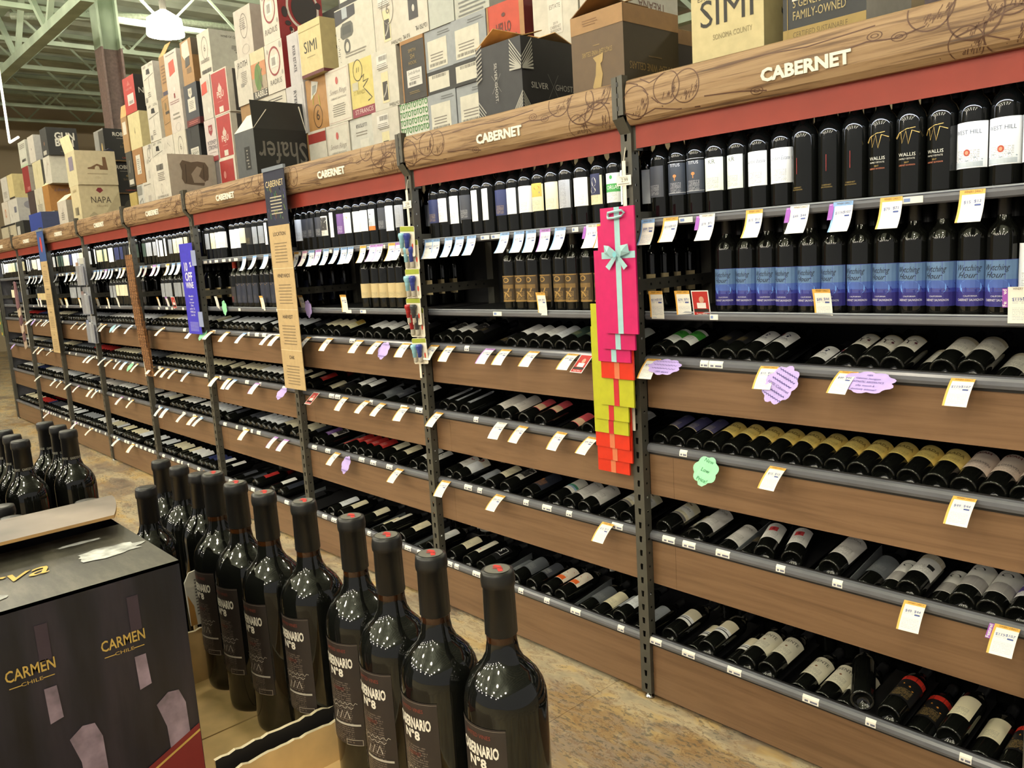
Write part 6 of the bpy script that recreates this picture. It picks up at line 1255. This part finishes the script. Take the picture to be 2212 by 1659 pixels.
# open cut-down cases
def tray(x0, x1, y0, y1, z0, walls, label, outer=(24, 22, 22)):
    t = tag(empty('open_case', ((x0+x1)/2, (y0+y1)/2, z0)), label, 'carton', 'cut-down wine cases in the foreground'); ox, oy = (x0+x1)/2, (y0+y1)/2
    f = MB(); hx = (x1-x0)/2; hy = (y1-y0)/2
    f.box((-hx, -hy, 0), (-.0015, hy, .004), CARDL); f.box((.0015, -hy, 0), (hx, hy, .004), CARDL); f.build('base_flaps', t)
    for s, h in walls.items():
        b = MB(); mo = C(outer, .5); th = .005; R2 = random.Random(len(s)+int(x0*100)); n = 26
        if s in 'lr':
            xx = -hx if s == 'l' else hx-th; P = [(xx, -hy+2*hy*i/n) for i in range(n+1)]; mp = lambda p, z, q: (p[0]+q*th, p[1], z)
            flip = s == 'l'
        else:
            yy = -hy if s == 'f' else hy-th; P = [(-hx+2*hx*i/n, yy) for i in range(n+1)]; mp = lambda p, z, q: (p[0], p[1]+q*th, z); flip = s == 'f'
        hs = [h+R2.uniform(-.0018, .0018) for _ in P]
        A = [mp(p, 0, 0) for p in P]+[mp(p, z, 0) for p, z in zip(P, hs)]; B = [mp(p, 0, 1) for p in P]+[mp(p, z, 1) for p, z in zip(P, hs)]
        m0, m1 = (mo, CARDL) if flip else (CARDL, mo); N = n+1
        b.add(A, [(i, i+1, N+i+1, N+i) for i in range(n)], m0); b.add(B, [(i+1, i, N+i, N+i+1) for i in range(n)], m1)
        b.add([v for i in range(N) for v in (A[N+i], B[N+i])], [(2*i, 2*i+1, 2*i+3, 2*i+2) for i in range(n)], C((214, 200, 170)))
        b.build('side_wall', t)
    return t
t = tray(.502, .834, -1.850, -1.632, ZT, dict(l=.088, r=.070, b=.05), 'pale cardboard open case with four tall bottles and empty floor')
b = MB(); f = lambda u, v, q=0: (.166+.0008+q, u, v)     # print on the black outer side
for k in range(9): a = .5+2.1*k/8; b.stroke(f, [(-.05-.022*math.cos(a), .020+.026*math.sin(a)), (-.05-.026*math.cos(a), .020+.031*math.sin(a))], .0022, C((190, 180, 160)))
b.disc(f, -.05, .018, .016, .016, C((84, 70, 52)), 20); b.build('outer_print', t)
b = MB(); b.slab([(-.012, .10), (.012, .098), (.010, .186), (-.006, .184), (-.014, .17)], lambda u, v, q: (-.158+q, .005+u, v), .003, C((214, 210, 200))); b.build('torn_flap', t)
b = MB(); f = lambda u, v, q=0: (-.1546, .005+u, v)
for k in range(12): b.quad(f, .0, .115+.005*k, .009, .117+.005*k, C((120, 116, 110)))
b.add([f(-.012, .10), f(-.002, .10), f(-.004, .13), f(-.012, .15)], [(0, 1, 2, 3)], C((176, 130, 66))); b.build('flap_print', t)
tray(.846, 1.212, -1.850, -1.632, ZT, dict(l=.058, b=.05, r=.05, f=.05), 'pale cardboard open case with the four nearest bottles', (196, 156, 104))
tray(.150, .496, -2.08, -1.632, ZT, dict(l=.06, b=.05, f=.05), 'open case of plain black bottles, partly behind the dark box')
for k in range(7):
    pass
t = carton('closed case under the lettered-capsule bottles at left', (-.175, -2.08, ZT), (.142, -1.632, 1.044), (60, 52, 46), None, (), name='wine_case')
# dark printed case at lower left
X0, X1, Y0, Y1, Z0, Z1 = .512, .805, -2.180, -1.852, ZT, 1.300
t = tag(empty('dark_wine_case', (X0, Y0, Z0)), 'black printed wine case with gold lettering and raised flap, lower left', 'carton')
def dark_print():
    m = bpy.data.materials.new('dark_photo_print'); m.use_nodes = True; N = NT(m); tc = N.n('ShaderNodeTexCoord').outputs['Object']
    f1 = N.noise(N.vmul(tc, (1, 26, 3.5)), 1, 4, .6)
    N.l(N.ramp(f1, [(.3, (20, 20, 23)), (.5, (34, 34, 43)), (.62, (46, 42, 52)), (.75, (32, 30, 30))]), N.b.inputs['Base Color']); N.b.inputs['Roughness'].default_value = .38; return m
def worn_top():
    m = bpy.data.materials.new('worn_dark_lid'); m.use_nodes = True; N = NT(m); tc = N.n('ShaderNodeTexCoord').outputs['Object']
    f1 = N.noise(N.vmul(tc, (9, 30, 1)), 1, 6, .7)
    N.l(N.ramp(f1, [(.3, (40, 39, 34)), (.5, (66, 64, 56)), (.65, (92, 88, 78)), (.8, (60, 58, 50))]), N.b.inputs['Base Color']); N.b.inputs['Roughness'].default_value = .45; return m
DP = dark_print(); WTOP = worn_top(); LX, LY_, LZ = X1-X0, Y1-Y0, Z1-Z0; op = .085
b = MB(); b.add([(LX, 0, 0), (LX, LY_, 0), (LX, LY_, LZ), (LX, 0, LZ)], [(0, 1, 2, 3)], DP)
b.add([(0, 0, 0), (LX, 0, 0), (LX, LY_, 0), (0, LY_, 0), (0, 0, LZ), (LX, 0, LZ), (LX, LY_, LZ), (0, LY_, LZ)], [(0, 3, 2, 1), (0, 1, 5, 4), (2, 3, 7, 6), (3, 0, 4, 7)], DP); b.build('carton_body', t)
b = MB(); b.box((op, 0, LZ-.004), (LX, LY_, LZ), WTOP); b.build('front_lid', t)
b = MB(); b.box((0, .004, LZ-.03), (op, LY_-.004, LZ-.028), mat('inner_board', (96, 74, 50), .9)); b.build('inner_flap', t)
b = MB(); n = 8; vs = []         # raised rear flap
for i in range(n+1):
    u = i/n; xx = -.002+.135*u; zz = LZ+.003+.027*min(1, 1-(1-min(1, u*2.6))**3)-.003*u
    vs += [(xx, .01, zz), (xx, LY_+.012-.03*u*u, zz), (xx, .01, zz-.004), (xx, LY_+.012-.03*u*u, zz-.004)]
LID = mat('flap_photo_print', (128, 116, 108), .45, var=.14, vscale=9)
for i in range(n):
    o_ = 4*i; b.add([vs[o_], vs[o_+1], vs[o_+5], vs[o_+4]], [(0, 3, 2, 1)], LID); b.add([vs[o_+2], vs[o_+3], vs[o_+7], vs[o_+6]], [(0, 1, 2, 3)], CARD); b.add([vs[o_+1], vs[o_+3], vs[o_+7], vs[o_+5]], [(0, 1, 2, 3)], CARD)
b.add([vs[-4], vs[-3], vs[-1], vs[-2]], [(0, 1, 2, 3)], CARD); b.build('raised_flap', t, True)
b = MB(); R2 = random.Random(9)
def torn(cx_, cy_, rx, ry, z, m):
    pts = []
    for k in range(22):
        a = 2*math.pi*k/22; r = R2.uniform(.72, 1.08); pts.append((cx_+rx*r*math.cos(a), cy_+ry*r*math.sin(a), z))
    b.add(pts, [tuple(range(22))], m)
TORN = mat('torn_white_paper', (184, 186, 184), .8, var=.14, vscale=60)
torn(LX-.100, LY_-.045, .024, .042, LZ+.0008, TORN); torn(LX-.045, LY_-.190, .020, .028, LZ+.0008, TORN); torn(LX-.165, LY_-.06, .006, .03, LZ+.0007, TORN)
b.stroke(lambda u, v, q=0: (.10+u*.0+.02, LY_-.10+v, LZ+.030), [(0, -.03), (.002, 0), (0, .03)], .012, TORN); b.build('torn_paper', t)
G2 = C((206, 172, 88)); b = MB(); ft = lambda u, v, q=0: (LX-.098-v, LY_-.111+u, LZ+.0012+q)
b.text(ft, 'Reserva', 0, 0, .040, G2, shear=.4, align='r'); b.quad
fc = lambda u, v, q=0: (LX+.0008+q, u, v)
def P(yw, zw): return yw-Y0, zw-Z0
for (ya, yb, zc) in ((-1.945, -1.899, 1.227), (-2.036, -1.990, 1.229)):
    u0, v0 = P(ya, zc); u1, _ = P(yb, zc)
    b.text(fc, 'CARMEN', (u0+u1)/2, v0, .0125, G2, maxw=u1-u0, bold=.02); b.text(fc, 'CHILE', (u0+u1)/2, v0-.0115, .004, G2, xs=1.4); b.quad(fc, u0+.002, v0-.012, u0+.013, v0-.011, G2); b.quad(fc, u1-.013, v0-.012, u1-.002, v0-.011, G2)
b.build('lettering', t)
b = MB(); LP = mat('printed_glass_highlight', (150, 132, 146), .4, var=.12, vscale=40); LPD = C((66, 54, 64)); BN = C((38, 36, 34))
for yc in (-1.907, -1.998):      # photograph of bottle necks on the box
    u, v = P(yc, 0); v = -Z0
    b.add([fc(u-.006+.0, v+1.235), fc(u+.006, v+1.235), fc(u+.006, v+1.275), fc(u-.006, v+1.275)], [(0, 1, 2, 3)], LPD)
    b.add([fc(u-.005, v+1.165, .0002), fc(u+.008, v+1.168, .0002), fc(u+.006, v+1.205, .0002), fc(u-.006, v+1.205, .0002)], [(0, 1, 2, 3)], LP)
    b.add([fc(u+.010, v+1.140, .0002), fc(u+.024, v+1.150, .0002), fc(u+.036, v+1.148, .0002), fc(u+.042, v+1.130, .0002), fc(u+.043, v+1.07, .0002), fc(u+.020, v+1.05, .0002), fc(u+.018, v+1.11, .0002)], [(0, 1, 2, 3, 4, 5, 6)], LP)
ua, va = P(-1.853, 1.098); ub, vb = P(-2.18, .985)
b.add([fc(ub, 0.001, .0004), fc(ua, .001, .0004), fc(ua, va, .0004), fc(P(-1.95, 0)[0], P(0, 1.055)[1], .0004), fc(ub, P(0, 1.01)[1], .0004)], [(0, 1, 2, 3, 4)], C((130, 44, 42)))
b.add([fc(ub, P(0, 1.004)[1], .0006), fc(P(-1.95, 0)[0], P(0, 1.048)[1], .0006), fc(ua, va-.007, .0006), fc(ua, va-.010, .0006), fc(P(-1.95, 0)[0], P(0, 1.045)[1], .0006), fc(ub, P(0, 1.001)[1], .0006)], [(0, 1, 2, 3, 4, 5)], G2); b.build('printed_panel', t)
